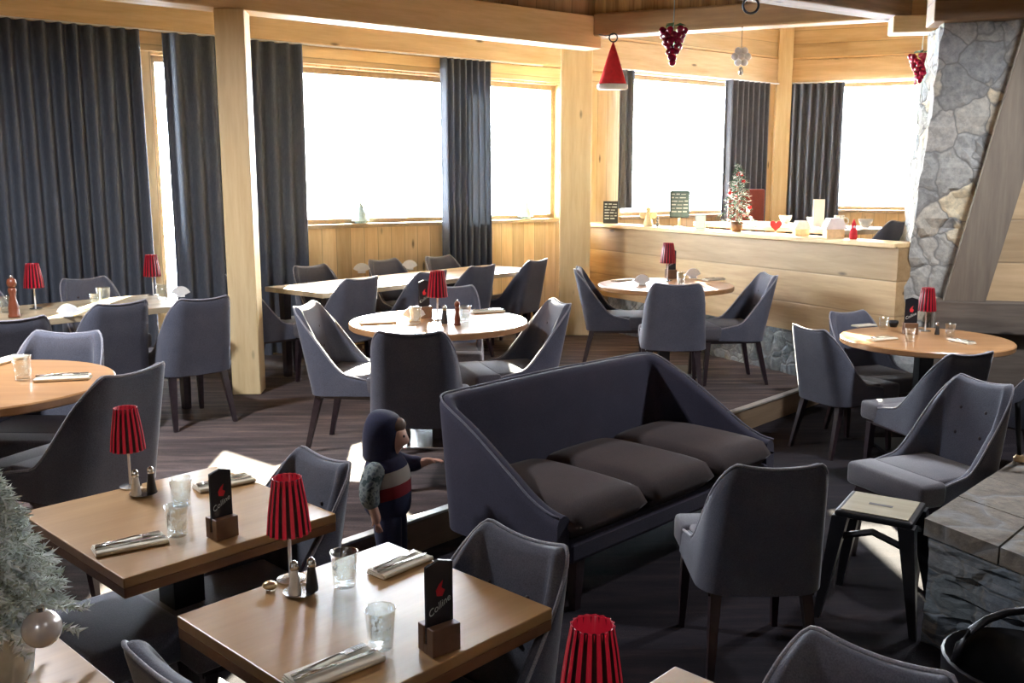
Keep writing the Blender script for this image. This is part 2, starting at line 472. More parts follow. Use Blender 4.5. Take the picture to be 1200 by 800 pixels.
# posts and beams
c = Vector((-2.02, 7.06, 0))
wbox('trim_post', (-.105, .105, -.105, .105), (SB, 2.975), M['post'], c, R(4), .008)
wbox('trim_corner_column', (-.16, .16, -.20, .20), (SB, 4.19), M['post'], (.665, 9.98, 0), R(-4), .01)
BO = (-2.04, 6.97, 0)
wbox('trim_main_beam', (-4.9, 3.52, .0, .22), (2.98, 3.26), M['beam'], BO, R(35.4), .008)
wbox('trim_upper_boards', (-4.9, 3.52, .05, .16), (3.262, 4.19), wood('upper_brown_boards', (.42, .27, .14), (.28, .17, .08), 2, .2, 0), BO, R(35.4))
wbox('trim_tie_beam', (0, 4.0, 0, .2), (3.08, 3.28), wood('tie_beam_timber', (.50, .34, .18), (.33, .21, .11), 0, 0, 2), (.74, 8.94, 0), R(-22), .02)
wbox('trim_tie_boards', (0, 4.0, .05, .12), (3.282, 4.19), wood('tie_boards', (.62, .42, .18), (.22, .12, .05), 2, .11, 0), (.74, 8.94, 0), R(-22))
wbox('trim_old_beam', (-3.6, 1.5, 0, .24), (3.08, 3.36), M['old'], (2.42, 7.43, 0), R(31.6), .02)
wbox('trim_old_boards', (-3.6, 1.5, .02, .2), (3.362, 4.19), M['old'], (2.42, 7.43, 0), R(31.6), .0)

# low partition: local x along PA, y>0 = room side is negative here
def part_off(y): return Vector((math.sin(PA), -math.cos(PA), 0))*y
pm = wood('partition_boards', (.56, .39, .20), (.40, .26, .12), 0, .26, 2, seam=.35)
wbox('wall_partition', (-1.05, 3.25, -.15, .05), (.545, 1.285), pm, PO, PA)
wbox('trim_ledge', (-1.05, 3.27, -.20, .09), (1.286, 1.322), M['pine_h'], PO, PA, .006)

def stone_block(name, w, d, h, mat, origin, rz, amp=.03, res=.06, taper=None, sc=4.):
    """rough masonry: a box with a worked, displaced face"""
    bm = bmesh.new()
    nx = max(2, int(w/res)); ny = max(2, int(d/res)); nz = max(2, int(h/res))
    bmesh.ops.create_cube(bm, size=1)
    def cut(axis, n):
        for i in range(1, n):
            co = [0, 0, 0]; no = [0, 0, 0]; co[axis] = -.5+i/n; no[axis] = 1
            bmesh.ops.bisect_plane(bm, geom=bm.verts[:]+bm.edges[:]+bm.faces[:], plane_co=co, plane_no=no)
    cut(0, nx); cut(1, ny); cut(2, nz)
    for v in bm.verts:
        q = Vector(((v.co.x+.5)*w, (v.co.y+.5)*d, (v.co.z+.5)*h))
        nrm = Vector((v.co.x if abs(abs(v.co.x)-.5) < 1e-4 else 0, v.co.y if abs(abs(v.co.y)-.5) < 1e-4 else 0, 0))
        if nrm.length > 0: nrm.normalize()
        k = q*sc; k.z *= 1.3
        cell = noise.cell(Vector((k.x+noise.noise(k*1.3)*.6, k.y, k.z+noise.noise(k*1.1+Vector((5, 1, 2)))*.6)))
        dd = (noise.noise(k*1.7)*.6+(cell-.5)*.9)*amp
        q2 = q+nrm*dd
        if taper: q2.x += taper(q2.z/h, q2.x/w)
        v.co = q2
    o = link(name, bm, mat, origin=origin, rz=rz)
    o['kind'] = 'structure'
    return o
# stone plinth under the partition
stone_block('trim_plinth', 4.25, .16, .545-SB, M['stoneb'], Vector(PO)+Vector((math.cos(PA), math.sin(PA), 0))*-1.03+Vector((math.sin(PA), -math.cos(PA), 0))*.12+Vector((0, 0, SB)), PA, .02, .07, sc=6)
# chimney pillar
PIL = (2.825, 6.90, 0)
stone_block('wall_chimney', .95, .55, 2.86, M['stone'], PIL, R(-14), .032, .07, lambda t, x: (.20*t*(1-x)+.0*t), 3.2)
wbox('trim_lintel', (-.05, 1.9, -.02, .3), (2.86, 4.15), wood('dark_lintel', (.36, .23, .12), (.22, .13, .07), 0, .3, 2), (2.98, 6.80, 0), R(-14), .01)
wbox('trim_beam_stub', (0, .55, 0, .2), (2.93, 3.06), M['beam'], (3.02, 7.75, 0), R(-10), .01)
# boarded wall with sill and leaning brace right of the chimney
wr = wood('right_wall_boards', (.55, .40, .23), (.40, .28, .15), 0, .3, 2, seam=.4)
bm = bmesh.new(); prism(bm, [(.22, .93), (3.4, .93), (3.4, 4.15), (.88, 4.15)], 0, .1, tr=lambda p: Vector((p.x, p.z, p.y)))
tag(link('wall_boarded', bm, wr, origin=(2.98, 6.74, 0), rz=R(-14)), kind='structure')
wbox('wall_dark_base', (.05, 3.4, .02, .1), (0.002, .70), M['olds'], (2.98, 6.70, 0), R(-14))
wbox('trim_wall_sill', (.05, 3.4, -.06, .1), (.70, .93), M['olds'], (2.98, 6.70, 0), R(-14), .01)
bm = bmesh.new()
br = [(.10, .931), (.37, .931), (.78, 2.90), (.50, 2.90)]
a_ = [bm.verts.new((x, -.035, z)) for x, z in br]; b_ = [bm.verts.new((x, .02, z)) for x, z in br]
bm.faces.new(a_); bm.faces.new(b_)
for i in range(4): bm.faces.new((a_[i], a_[(i+1) % 4], b_[(i+1) % 4], b_[i]))
tag(link('trim_brace', bm, wood('brace_timber', (.21, .175, .13), (.13, .105, .08), 2, 0, 0, rough=.8), origin=(2.98, 6.68, 0), rz=R(-14)), kind='structure')

# hearth
HZ = .5
hA = Vector((1.59, 3.40)); hd = Vector((math.cos(R(45.8)), math.sin(R(45.8)))); hf = Vector((.44, -.9)).normalized()
hB = hA+hd*1.6; hC = hA+hf*1.5
bm = bmesh.new()
poly = [hA, hC, hC+hd*1.6, hB]
for k in range(1):
    prism(bm, [(p.x, p.y) for p in poly], .002, HZ-.07)
bmesh.ops.subdivide_edges(bm, edges=bm.edges[:], cuts=22, use_grid_fill=True)
for v in bm.verts:
    q = v.co*6; q.z *= 2.2
    c_ = noise.cell(Vector((q.x+noise.noise(q)*.7, q.y, q.z+noise.noise(q+Vector((3, 3, 3)))*.5)))
    if v.co.z < HZ-.08:
        v.co.x += -(c_)*.018+.01; v.co.y += -(c_-.5)*.014
hearth = link('trim_hearth', bm, M['stoneh']); hearth['kind'] = 'structure'
def hp(a, b): return hA+hd*a+hf*b
k = 0
for i in range(4):
    for j in range(5):
        a0 = -.02+i*.36; b0 = -.02+j*.32
        bm = bmesh.new()
        cs = [hp(a0, b0), hp(a0, b0+.312), hp(a0+.352, b0+.312), hp(a0+.352, b0)]
        prism(bm, [(p.x, p.y) for p in cs], HZ-.069, HZ-.002+random.uniform(-.003, .003))
        o = link('tile', bm, M['tile'], hearth)
# fire iron leaning over the hearth
st = at(1194, 541, HZ)
o = empty('fire_iron', (st.x, st.y, HZ), 0, 'thin black fire iron with a brass foot standing on the tiled stone hearth', 'fire iron')
bm = bmesh.new(); tube(bm, [(0, 0, .03), (-.018, .0, .16), (-.03, 0, .27), (.02, 0, .31), (.10, 0, .32)], .010, 10, .016); link('rod', bm, M['blk'], o, True)
bm = bmesh.new(); lathe(bm, [(.012, 0), (.024, .004), (.026, .02), (.014, .034)], 16); f = link('foot', bm, M['gold'], o, True); f['label'] = 'brass foot'

# ------------------------------------------------------------------ curtains
def curtain(name, x0, x1, z0, z1, amp, pitch, origin, rz, label, yoff=-.13, mat='curtain'):
    nx = max(24, int((x1-x0)/pitch*12)); nz = 14
    bm = bmesh.new(); rows = []
    ph = random.random()*6
    for j in range(nz+1):
        t = j/nz; z = z0+(z1-z0)*t; row = []
        for i in range(nx+1):
            u = i/nx; x = x0+(x1-x0)*u
            q = (x-x0)/pitch
            w = math.sin(2*PI*q+ph+.35*math.sin(q*1.7))*(.9+.15*math.sin(q*.9+2))
            w = math.copysign(abs(w)**.7, w)
            x2 = x+.012*math.sin(3*t+q)*(1-t)
            row.append((x2, yoff+amp*w*(1-.15*t)))
        rows.append((z, row))
    f = [[bm.verts.new((p[0], p[1]-.004, z)) for p in row] for z, row in rows]
    b = [[bm.verts.new((p[0], p[1]+.004, z)) for p in row] for z, row in rows]
    for j in range(nz):
        for i in range(nx):
            bm.faces.new((f[j][i], f[j][i+1], f[j+1][i+1], f[j+1][i]))
            bm.faces.new((b[j][i], b[j+1][i], b[j+1][i+1], b[j][i+1]))
        bm.faces.new((f[j][0], f[j+1][0], b[j+1][0], b[j][0])); bm.faces.new((f[j][nx], b[j][nx], b[j+1][nx], f[j+1][nx]))
    for i in range(nx):
        bm.faces.new((f[0][i], b[0][i], b[0][i+1], f[0][i+1])); bm.faces.new((f[nz][i], f[nz][i+1], b[nz][i+1], b[nz][i]))
    o = link(name, bm, M[mat], smooth=True, origin=origin, rz=rz, autosmooth=R(60))
    return tag(o, label, 'curtain', 'dark grey floor curtains')
curtain('curtain', -3.4, -1.15, SB+.02, 2.985, .060, .118, WO, WA, 'wide dark grey curtain at the far left, drawn across the first window')
curtain('curtain', -.97, -.36, SB+.02, 2.985, .055, .145, WO, WA, 'dark grey curtain between the pale wood strip and the wooden post')
curtain('curtain', -.30, .25, SB+.02, 2.985, .055, .135, WO, WA, 'dark grey curtain just right of the free-standing wooden post')
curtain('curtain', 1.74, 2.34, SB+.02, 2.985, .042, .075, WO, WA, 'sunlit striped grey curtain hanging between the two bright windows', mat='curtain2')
curtain('curtain', 4.14, 4.36, 1.46, 3.03, .03, .10, WO, WA, 'narrow dark curtain behind the red felt hat')
curtain('curtain', 5.92, 6.72, .70, 3.03, .045, .10, WO, WA, 'grey curtain left of the alcove corner above the oxblood chair')
curtain('curtain', .08, .74, .70, 3.05, .045, .10, AO, AA, 'dark grey curtain right of the alcove corner post')
# curtain rails
wbox('trim_curtain_rail', (-5.1, 3.0, -.145, -.115), (2.987, 2.999), M['white'], WO, WA)
wbox('trim_alcove_rail', (4.0, 6.9, -.145, -.115), (3.032, 3.045), M['white'], WO, WA)
wbox('trim_far_rail', (.05, 2.6, -.145, -.115), (3.052, 3.065), M['white'], AO, AA)

# ------------------------------------------------------------------ chairs
def u_path(hw, yr, yf, rad, n_arc=8, n_side=10, n_back=8):
    """plan of a wrap-around back, from the left arm tip round to the right; returns (x, y, nx, ny, s from rear centre)"""
    pts = []
    L_back = hw-rad; L_arc = rad*PI/2
    for i in range(n_back+1):
        x = L_back*i/n_back; pts.append((x, yr, 0, -1, x))
    for i in range(1, n_arc+1):
        a = PI/2*i/n_arc
        pts.append((L_back+rad*math.sin(a), yr+rad-rad*math.cos(a), math.sin(a), -math.cos(a), L_back+rad*a))
    for i in range(1, n_side+1):
        y = yr+rad+(yf-yr-rad)*i/n_side
        pts.append((hw, y, 1, 0, L_back+L_arc+(y-yr-rad)))
    left = [(-x, y, -nx, ny, -s) for (x, y, nx, ny, s) in pts[1:]]
    return left[::-1]+pts

def shell(path, topz, botz, thick, lean, squeeze, zref, zspan, nz=9):
    bm = bmesh.new(); cols = []; rim = []
    def mp(x, y, z):
        t = max(0, (z-zref)/zspan)
        return Vector((x*(1-squeeze*t), y-lean*t*max(0., min(1., (.10-y)/.3)), z))
    for (x, y, nx, ny, s) in path:
        zt = topz(s); zb = botz(s); c = []
        for j in range(nz+1):
            z = zb+(zt-thick*.5-zb)*j/nz
            c.append(mp(x, y, z))
        for k in range(1, 6):
            a = PI*k/6
            off = thick/2*(1-math.cos(a)); zz = zt-thick*.5+thick*.5*math.sin(a)
            c.append(mp(x-nx*off, y-ny*off, zz))
            if k == 3: rim.append(mp(x-nx*off*.25, y-ny*off*.25, zz-.001))
        for j in range(nz, -1, -1):
            z = zb+(zt-thick*.5-zb)*j/nz
            c.append(mp(x-nx*thick, y-ny*thick, z))
        cols.append([bm.verts.new(p) for p in c])
    m = len(cols[0])
    for a, b in zip(cols, cols[1:]):
        for k in range(m):
            bm.faces.new((a[k], b[k], b[(k+1) % m], a[(k+1) % m]))
    bm.faces.new(cols[0]); bm.faces.new(cols[-1])
    return bm, rim, mp

def sm(v): v = max(0, min(1, v)); return v*v*(3-2*v)

def make_chair():
    root = empty('dining_chair'); root['category'] = 'chair'; root['group'] = 'grey upholstered tub dining chairs'
    hw, yr, yf, rad = .245, -.235, .15, .105
    L = (hw-rad)+rad*PI/2+(yf-yr-rad)
    def top(s):
        s = abs(s)
        if s < .175: return .850+.017*(s/.175)**2
        v = (s-.175)/(L-.175)
        return .455+.412*(.80*(1-sm(min(1, v/.66)))+.20*(1-v))
    def bot(s): return .345+.02*abs(s)/L
    bm, rim, mp = shell(u_path(hw, yr, yf, rad), top, bot, .045, .115, .13, .36, .5)
    back = link('backrest', bm, M['fab'], root, True, autosmooth=R(50))
    bm = bmesh.new(); tube(bm, rim, .0055, 6); link('piping', bm, M['pipe'], back, True)
    for x in (-.075, .075):
        for z in (.60, .72):
            bm = bmesh.new(); t = (z-.36)/.5
            sphere(bm, (x, yr+.045-.115*t+.001, z), .010, 1, .5, 1, 8, 6); link('button', bm, M['leg'], back, True)
    bm = bmesh.new()
    box(bm, -.212, .212, -.195, .155, .37, .478, .02, 3); box(bm, -.245, .245, .12, .285, .365, .476, .025, 3)
    link('seat', bm, M['fabi'], root, True, autosmooth=R(50))
    link('seat_frame', nbox(-.205, .205, -.20, .25, .335, .368), M['leg'], root)
    for sx in (-1, 1):
        bm = bmesh.new(); slant(bm, (sx*.195, .225, .345), (sx*.205, .245, 0), .042, .024); link('leg', bm, M['leg'], root)
        bm = bmesh.new(); slant(bm, (sx*.175, -.185, .345), (sx*.205, -.265, 0), .042, .024); link('leg', bm, M['leg'], root)
    return root
chair = make_chair(); cu = []
def put_chair(bx, by, face, z, label, group=None):
    """bx, by: middle of the back's top edge; face: direction it faces, degrees"""
    a = R(face); d = Vector((math.cos(a), math.sin(a)))
    o = place(chair, cu, (bx+d.x*.33, by+d.y*.33, z+.001), a-PI/2, label, group)
    return o
CH = [
 (.875, 2.96, 91, 0, 'grey tub chair seen from behind, alone between the sofa and black stool'),
 (2.22, 4.31, 204, 0, 'grey tub dining chair with buttoned back and open seat beside the stone hearth'),
 (1.90, 5.95, 25, 0, 'grey tub chair at the left side of the round table by the stone chimney'),
 (2.50, 5.02, 108, 0, 'grey tub chair tucked in on the near side of the chimney round table'),
 (2.42, 6.72, -72, 0, 'dark grey chair on the far side of the chimney round table, under the partition'),
 (3.22, 5.30, 130, 0, 'dark chair cut off by the right frame edge at the chimney round table'),
 (.72, 1.72, 226, 0, 'dark grey chair back rising at the bottom right, in front of the hearth'),
 (.035, 2.35, 226, 0, 'dark grey chair at the right side of the front square table, below the sofa'),
 (-.635, 3.075, 226, 0, 'grey chair with dark buttons at the second square table, beside the child'),
 (-.675, 1.66, 46.7, 0, 'grey chair with only its curled back top showing at the bottom left'),
 (-1.48, 3.60, 158, SB, 'large dark grey chair at the left round table, behind the red lamp'),
 (-2.19, 4.56, -92, SB, 'grey chair on the far side of the left round table'),
 (-2.70, 5.02, 130, SB, 'grey chair back at the left frame edge of the long pale table'),
 (-2.40, 5.72, 140, SB, 'grey chair seen from behind in the middle of the long pale table near side'),
 (-1.97, 5.96, 133, SB, 'grey chair seen from behind at the long pale table, nearest the post'),
 (-3.30, 7.22, -46, SB, 'grey chair on the window side of the long pale table, facing the room'),
 (-3.85, 6.62, -46, SB, 'grey chair on the curtain side of the long pale table behind the pepper mill'),
 (-1.16, 7.22, 140, SB, 'taupe chair seen from behind, leftmost along the sunlit window table'),
 (-.66, 7.78, 140, SB, 'pale taupe chair at the sunlit window table, behind the mid round table lamp'),
 (-.26, 8.34, 140, SB, 'taupe chair third along the near side of the sunlit window table'),
 (.25, 8.98, 146, SB, 'dark taupe chair beside the big corner column at the sunlit window table'),
 (-1.80, 8.36, -46, SB, 'bleached chair back nearest the post on the window side of the sunlit table'),
 (-1.24, 9.02, -46, SB, 'bleached grey chair back in the middle of the window side of the sunlit table'),
 (-.74, 9.45, -46, SB, 'bleached chair back beside the striped curtain on the window side of the sunlit table'),
 (-2.19, 7.36, 36, SB, 'yellow-lit chair at the left end of the sunlit window table'),
 (-1.25, 5.62, -10, SB, 'grey chair with a sunlit seat at the left side of the middle round table'),
 (-.50, 4.55, 88, SB, 'big grey chair seen from behind at the middle round table, above the child'),
 (.30, 5.76, 198, SB, 'grey chair with open seat between the middle round table and the sofa'),
 (-.44, 6.66, -90, SB, 'pale chair back on the far side of the middle round table, beside the lamp'),
 (.56, 8.08, -8, SB, 'grey chair at the left side of the round table before the partition'),
 (1.20, 6.80, 85, SB, 'grey chair seen from behind at the near side of the round table before the partition'),
 (2.07, 7.53, 186, SB, 'grey chair at the right side of the round table before the partition'),
]
for c_ in CH:
    o = put_chair(*c_)
    o.scale = (.91, .98, .975) if c_[3] == 0 else (1, 1, 1)
put_chair(3.10, 7.48, 118, .621, 'dark grey chair in the raised alcove, half hidden left of the stone chimney')

# oxblood chair in the alcove
o = empty('high_back_chair', (2.95, 11.75, .622), R(180), 'oxblood leather high-backed chair before the alcove curtain', 'chair')
bm = bmesh.new(); box(bm, -.23, .23, -.24, -.18, .40, 1.06, .02, 2); link('backrest', bm, M['redchair'], o, True, autosmooth=R(40))
bm = bmesh.new(); box(bm, -.23, .23, -.18, .24, .40, .48, .02, 2); link('seat', bm, M['redchair'], o, True, autosmooth=R(40))
for sx in (-1, 1):
    for sy in (-1, 1):
        bm = bmesh.new(); slant(bm, (sx*.2, sy*.2, .40), (sx*.21, sy*.215, 0), .04, .025); link('leg', bm, M['leg'], o)

# ------------------------------------------------------------------ sofa
sf = empty('sofa', (.53, 4.46, .001), R(45)-PI, 'long three-seat dark violet-grey sofa standing in front of the step', 'sofa')
# local +y faces the camera side (after rotation), x along the length
hw, yr, yf, rad = .86, -.37, .36, .13
L = (hw-rad)+rad*PI/2+(yf-yr-rad); La = (hw-rad)+rad*PI/2*.4
def stop(s):
    s = abs(s)
    if s < La: return .80-.01*(s/La)
    v = (s-La)/(L-La)
    return .79-.37*sm(v**.95)*(1) if v < 1 else .42
def sbot(s):
    s = abs(s)
    return .20+.0*s
bm, rim, mp = shell(u_path(hw, yr, yf, rad, 8, 14, 16), stop, sbot, .075, .10, .035, .2, .6)
sh = link('shell', bm, M['sofa'], sf, True, autosmooth=R(50))
bm = bmesh.new(); tube(bm, rim, .005, 6); link('piping', bm, fabric('sofa_piping', (.12, .12, .15)), sh, True)
def cushion(w, d, h, c, bulge=.03, n=14):
    bm = bmesh.new(); g = {}
    for side in (1, -1):
        for i in range(n+1):
            for j in range(n+1):
                u = -1+2*i/n; v = -1+2*j/n
                # round plan corners
                e = (1-abs(u)**7)*(1-abs(v)**7)
                x = w/2*math.sin(u*PI/2)**1 if False else w/2*u; y = d/2*v
                edge = i in (0, n) or j in (0, n)
                if edge and side == -1: g[(side, i, j)] = g[(1, i, j)]; continue
                z = side*h/2*(max(0, e)**.35)+(bulge*(1-u*u)*(1-v*v) if side == 1 else 0)
                g[(side, i, j)] = bm.verts.new((c[0]+x, c[1]+y, c[2]+z))
    for side in (1, -1):
        for i in range(n):
            for j in range(n):
                try: bm.faces.new((g[(side, i, j)], g[(side, i+1, j)], g[(side, i+1, j+1)], g[(side, i, j+1)]))
                except ValueError: pass
    return bm
for i in range(3):
    link('seat_cushion', cushion(.525, .72, .15, (-.53+i*.53, .04, .365), .022), M['sofac'], sf, True)
link('seat_base', nbox(-.785, .785, -.29, .375, .20, .30, .02), M['sofa'], sf)
for sx in (-1, 1):
    for sy in (-1, 1):
        bm = bmesh.new(); slant(bm, (sx*.70, sy*.30+.03, .20), (sx*.74, sy*.33+.03, 0), .055, .034); link('leg', bm, M['leg'], sf)

# ------------------------------------------------------------------ tables
def base_part(root, h, r=.035, plate=.24, z0=0, mat=None, pm_=None):
    link('column', nbox(-r, r, -r, r, .018, h), mat or M['blk'], root)
    link('base_plate', nbox(-plate, plate, -plate, plate, 0, .018, .004), pm_ or M['blk'], root)
def square_table(cx, cy, w, d, rz, label, z=0, mat='tab'):
    t = empty('square_table', (cx, cy, z+.001), rz, label, 'table')
    top = link('tabletop', nbox(-w/2, w/2, -d/2, d/2, .722, .75, .003), M[mat], t)
    link('edge_band', nbox(-w/2+.001, w/2-.001, -d/2+.001, d/2-.001, .694, .7215, .002), M['tabe'], top)
    base_part(t, .694, .05)
    return t
TA = R(46.7)
square_table(-.345, 2.085, .635, .615, TA, 'front square oak-topped table set for two, nearest the child')
square_table(-1.03, 2.76, .665, .72, TA, 'second square oak-topped table, at the left behind the front one')
square_table(-1.155, 1.64, .66, .74, TA, 'table under the flocked Christmas tree at the bottom left corner')
square_table(.36, 1.37, .65, .66, TA, 'table whose far corner just shows at the bottom of the frame')
def round_table(cx, cy, r, z, label, mat='tabr', plate=None):
    t = empty('round_table', (cx, cy, z+.001), 0, label, 'table')
    bm = bmesh.new(); lathe(bm, [(r-.006, .712), (r, .718), (r, .744), (r-.006, .75)], 64); link('tabletop', bm, M[mat], t, True, autosmooth=R(30))
    base_part(t, .712, .045, .25, pm_=plate)
    return t
round_table(-.45, 5.70, .545, SB, 'middle round table, bleached by the sun, with menu holder and red lamp', plate=M['steel'])
round_table(1.28, 7.80, .56, SB, 'round table in front of the boarded partition')
RT = round_table(2.70, 6.05, .53, 0, 'round oak table beside the stone chimney on the lower floor')
round_table(-2.26, 3.86, .55, SB, 'round table cut off by the left edge of the frame')
def long_table(x0, y0, ang, L_, Wd, label, z=SB, mat='tabp'):
    t = empty('long_table', (x0, y0, z+.001), ang, label, 'table')
    top = link('tabletop', nbox(0, L_, 0, Wd, .71, .75, .004), M[mat], t)
    for a in (.12, L_-.12):
        for b in (.1, Wd-.1):
            bm = bmesh.new(); slant(bm, (a, b, .71), (a, b, 0), .07, .05); link('leg', bm, M['leg'], t)
    return t
LT = long_table(-3.55, 5.07, R(46.7), 2.02, .82, 'long pale wooden table in front of the wide curtain at the left')
MT = long_table(-1.45, 7.15, R(50), 2.72, .74, 'long sunlit table under the bright window')
AT = long_table(3.371, 8.11, R(118.5), 1.9, .75, 'pale dining table in the raised alcove behind the partition ledge', z=.62)
AT.location.z = .621

# ------------------------------------------------------------------ table lamps
def make_lamp():
    o = empty('table_lamp'); o['category'] = 'lamp'; o['group'] = 'small red ribbed table lamps'
    bm = bmesh.new(); lathe(bm, [(.036, 0), (.036, .004), (.012, .009)], 20); link('base', bm, M['steel'], o, True, autosmooth=R(40))
    bm = bmesh.new(); lathe(bm, [(.0045, .008), (.0045, .12), (.02, .128), (.022, .145)], 12); link('stem', bm, M['white'], o, True, autosmooth=R(40))
    bm = bmesh.new(); n = 64; rings = []
    for (r, z) in ((.0535, .128), (.0535, .132), (.049, .18), (.042, .23), (.0355, .268), (.0365, .272)):
        ring = []
        for i in range(n):
            a = 2*PI*i/n; rr = r*(1+.05*math.cos(16*a))
            ring.append(bm.verts.new((rr*math.cos(a), rr*math.sin(a), z)))
        rings.append(ring)
    inn = []
    for (r, z) in ((.034, .270), (.051, .130)):
        inn.append([bm.verts.new((r*math.cos(2*PI*i/n), r*math.sin(2*PI*i/n), z)) for i in range(n)])
    rings = rings+inn+[rings[0]]
    for q, (a, b) in enumerate(zip(rings, rings[1:])):
        for i in range(n):
            f = bm.faces.new((a[i], a[(i+1) % n], b[(i+1) % n], b[i]))
            # groove faces between the ribs painted dark, as shadow
            ph = (i % 4)
            f.material_index = 1 if (ph in (1, 2) and q < 5) else 0
    link('lamp_shade', bm, [M['shader'], M['shadeb']], o, True)
    bm = bmesh.new(); lathe(bm, [(.012, .145), (.016, .17), (.010, .20), (.002, .206)], 12); link('bulb', bm, M['white'], o, True)
    return o
lamp = make_lamp(); lu = []
def put_lamp(x, y, z, label, s=1.):
    l = place(lamp, lu, (x, y, z+.0005), random.random(), label); l.scale = (s, s, s); return l
Z1 = .7515; ZU = SB+.7515
put_lamp(-.565, 2.265, Z1, 'red ribbed table lamp on the front square table, behind the salt shaker')
put_lamp(-1.273, 3.01, Z1, 'red ribbed table lamp on the second square table, before the big dark chair')
put_lamp(.135, 1.47, Z1, 'large red ribbed lamp shade at the bottom of the frame', 1.0)
for x, y, b, lab in ((42, 362, 1, 'red table lamp beside the pepper mill on the long pale table'), (180, 346, 1, 'red table lamp at the right end of the long pale table'),):
    p = at(x, y, ZU); put_lamp(p.x, p.y, ZU, lab, 1.12)
p = at(513, 375, ZU); put_lamp(p.x, p.y, ZU, 'red table lamp behind the menu holder on the middle round table', 1.12)
p = at(782, 329, ZU); put_lamp(p.x, p.y, ZU, 'red table lamp on the round table before the partition', 1.2)
p = at(1084, 388, Z1); put_lamp(p.x, p.y, Z1, 'red table lamp on the chimney round table beside a black menu', 1.1)

# ------------------------------------------------------------------ tableware
def make_glass():
    o = empty('tumbler'); o['category'] = 'glass'; o['group'] = 'cut-glass water tumblers'
    bm = bmesh.new()
    def wob(a, z): return 1+.02*math.cos(12*a)
    lathe(bm, [(.026, 0), (.0275, .004), (.030, .045), (.034, .088), (.0355, .0895), (.0325, .088), (.0285, .045), (.0245, .016), (.004, .013)], 36, wob=wob)
    link('glass_body', bm, M['glass'], o, True)
    return o
glass = make_glass(); gu = []
def put_glass(px, py, z, label, s=1., tip=0):
    p = at(px, py, z); g = place(glass, gu, (p.x, p.y, z+.0005), random.random()*3, label); g.scale = (s, s, s); return g
put_glass(404, 686, Z1, 'cut-glass tumbler on the front square table beside the shakers')
put_glass(446, 758, Z1, 'cut-glass tumbler on the front square table nearest the viewer')
put_glass(213, 592, Z1, 'clear tumbler at the back of the second square table')
put_glass(208, 627, Z1, 'clear tumbler in the middle of the second square table beside the black menu')
put_glass(27, 444, ZU, 'patterned tumbler on the left round table', 1.15)
put_glass(122, 357, ZU, 'larger clear tumbler on the long pale table', 1.35)
put_glass(112, 359, ZU, 'clear tumbler beside the larger one on the long pale table')
put_glass(190, 351, ZU, 'white-glaring tumbler at the right end of the long pale table', 1.2)
put_glass(8, 366, ZU, 'bright tumbler at the left frame edge of the long pale table', 1.2)
put_glass(487, 379, ZU, 'tumbler in front of the menu on the middle round table', 1.1)
put_glass(545, 377, ZU, 'tumbler right of the pepper mill on the middle round table', 1.1)
put_glass(1066, 400, Z1, 'tumbler before the black menu on the chimney round table', .95)
put_glass(1035, 386, Z1, 'left tumbler on the chimney round table', .95)
put_glass(1113, 394, Z1, 'right tumbler on the chimney round table', .95)
put_glass(798, 333, ZU, 'tumbler beside the lamp on the round table before the partition', 1.1)

def make_setting():
    """folded napkin"""
    o = empty('napkin'); o['category'] = 'napkin'; o['group'] = 'folded cream napkins'
    bm = bmesh.new()
    for k, (w, z) in enumerate(((.085, 0), (.082, .005), (.079, .010))):
        box(bm, -.11+.002*k, .11-.002*k, -w/2, w/2, z, z+.0047, .0018, 2)
    tube(bm, [(-.108, -.040, .0075), (.108, -.040, .0075)], .0073, 8)
    link('folded_cloth', bm, M['cream'], o, True, autosmooth=R(50))
    return o
napk = make_setting(); nu = []
def make_fork():
    o = empty('fork'); o['category'] = 'fork'; o['group'] = 'dinner forks'
    bm = bmesh.new(); 
    pts = [(-.10, 0), (-.06, .001), (.0, .0015), (.03, .004)]
    tube(bm, [(-.10, 0, .002), (-.04, 0, .003), (.02, 0, .006), (.04, 0, .004)], .0035, 8, .0025)
    link('handle', bm, M['steel'], o, True)
    bm = bmesh.new(); box(bm, .038, .062, -.011, .011, .002, .0045, .001)
    for y in (-.009, -.003, .003, .009): box(bm, .060, .098, y-.0014, y+.0014, .002, .0045)
    link('tines', bm, M['steel'], o)
    return o
fork = make_fork(); fu = []
def make_knife():
    o = empty('knife'); o['category'] = 'knife'; o['group'] = 'table knives'
    bm = bmesh.new(); tube(bm, [(-.105, 0, .004), (-.06, 0, .0045), (.0, 0, .004)], .0048, 8, .0035); link('handle', bm, M['steel'], o, True)
    bm = bmesh.new(); prism(bm, [(-.002, -.005), (.09, -.008), (.105, -.002), (.10, .006), (-.002, .006)], .002, .0038); link('blade', bm, M['steel'], o)
    return o
knife = make_knife(); ku = []
def setting(pa, pb, z, where, s=1., cut=True, white=False):
    a = at(pa[0], pa[1], z); b = at(pb[0], pb[1], z); m = (a+b)/2; an = math.atan2(b.y-a.y, b.x-a.x)
    n_ = place(napk, nu, (m.x, m.y, z+.0005), an, 'folded cream napkin '+where); n_.scale = (s, s, s)
    if cut:
        d = Vector((-math.sin(an), math.cos(an), 0))
        f = place(fork, fu, (m.x+d.x*.018, m.y+d.y*.018, z+.0168*s), an+R(3), 'steel fork lying on the napkin '+where); f.scale = (s, s, s)
        k_ = place(knife, ku, (m.x-d.x*.010, m.y-d.y*.010, z+.0168*s), an-R(2), 'steel knife lying on the napkin '+where); k_.scale = (s, s, s)
setting((434, 678), (502, 650), Z1, 'at the far side of the front square table', .80)
setting((345, 804), (436, 768), Z1, 'at the near edge of the front square table', .92)
setting((112, 648), (192, 632), Z1, 'at the near edge of the second square table', .88)
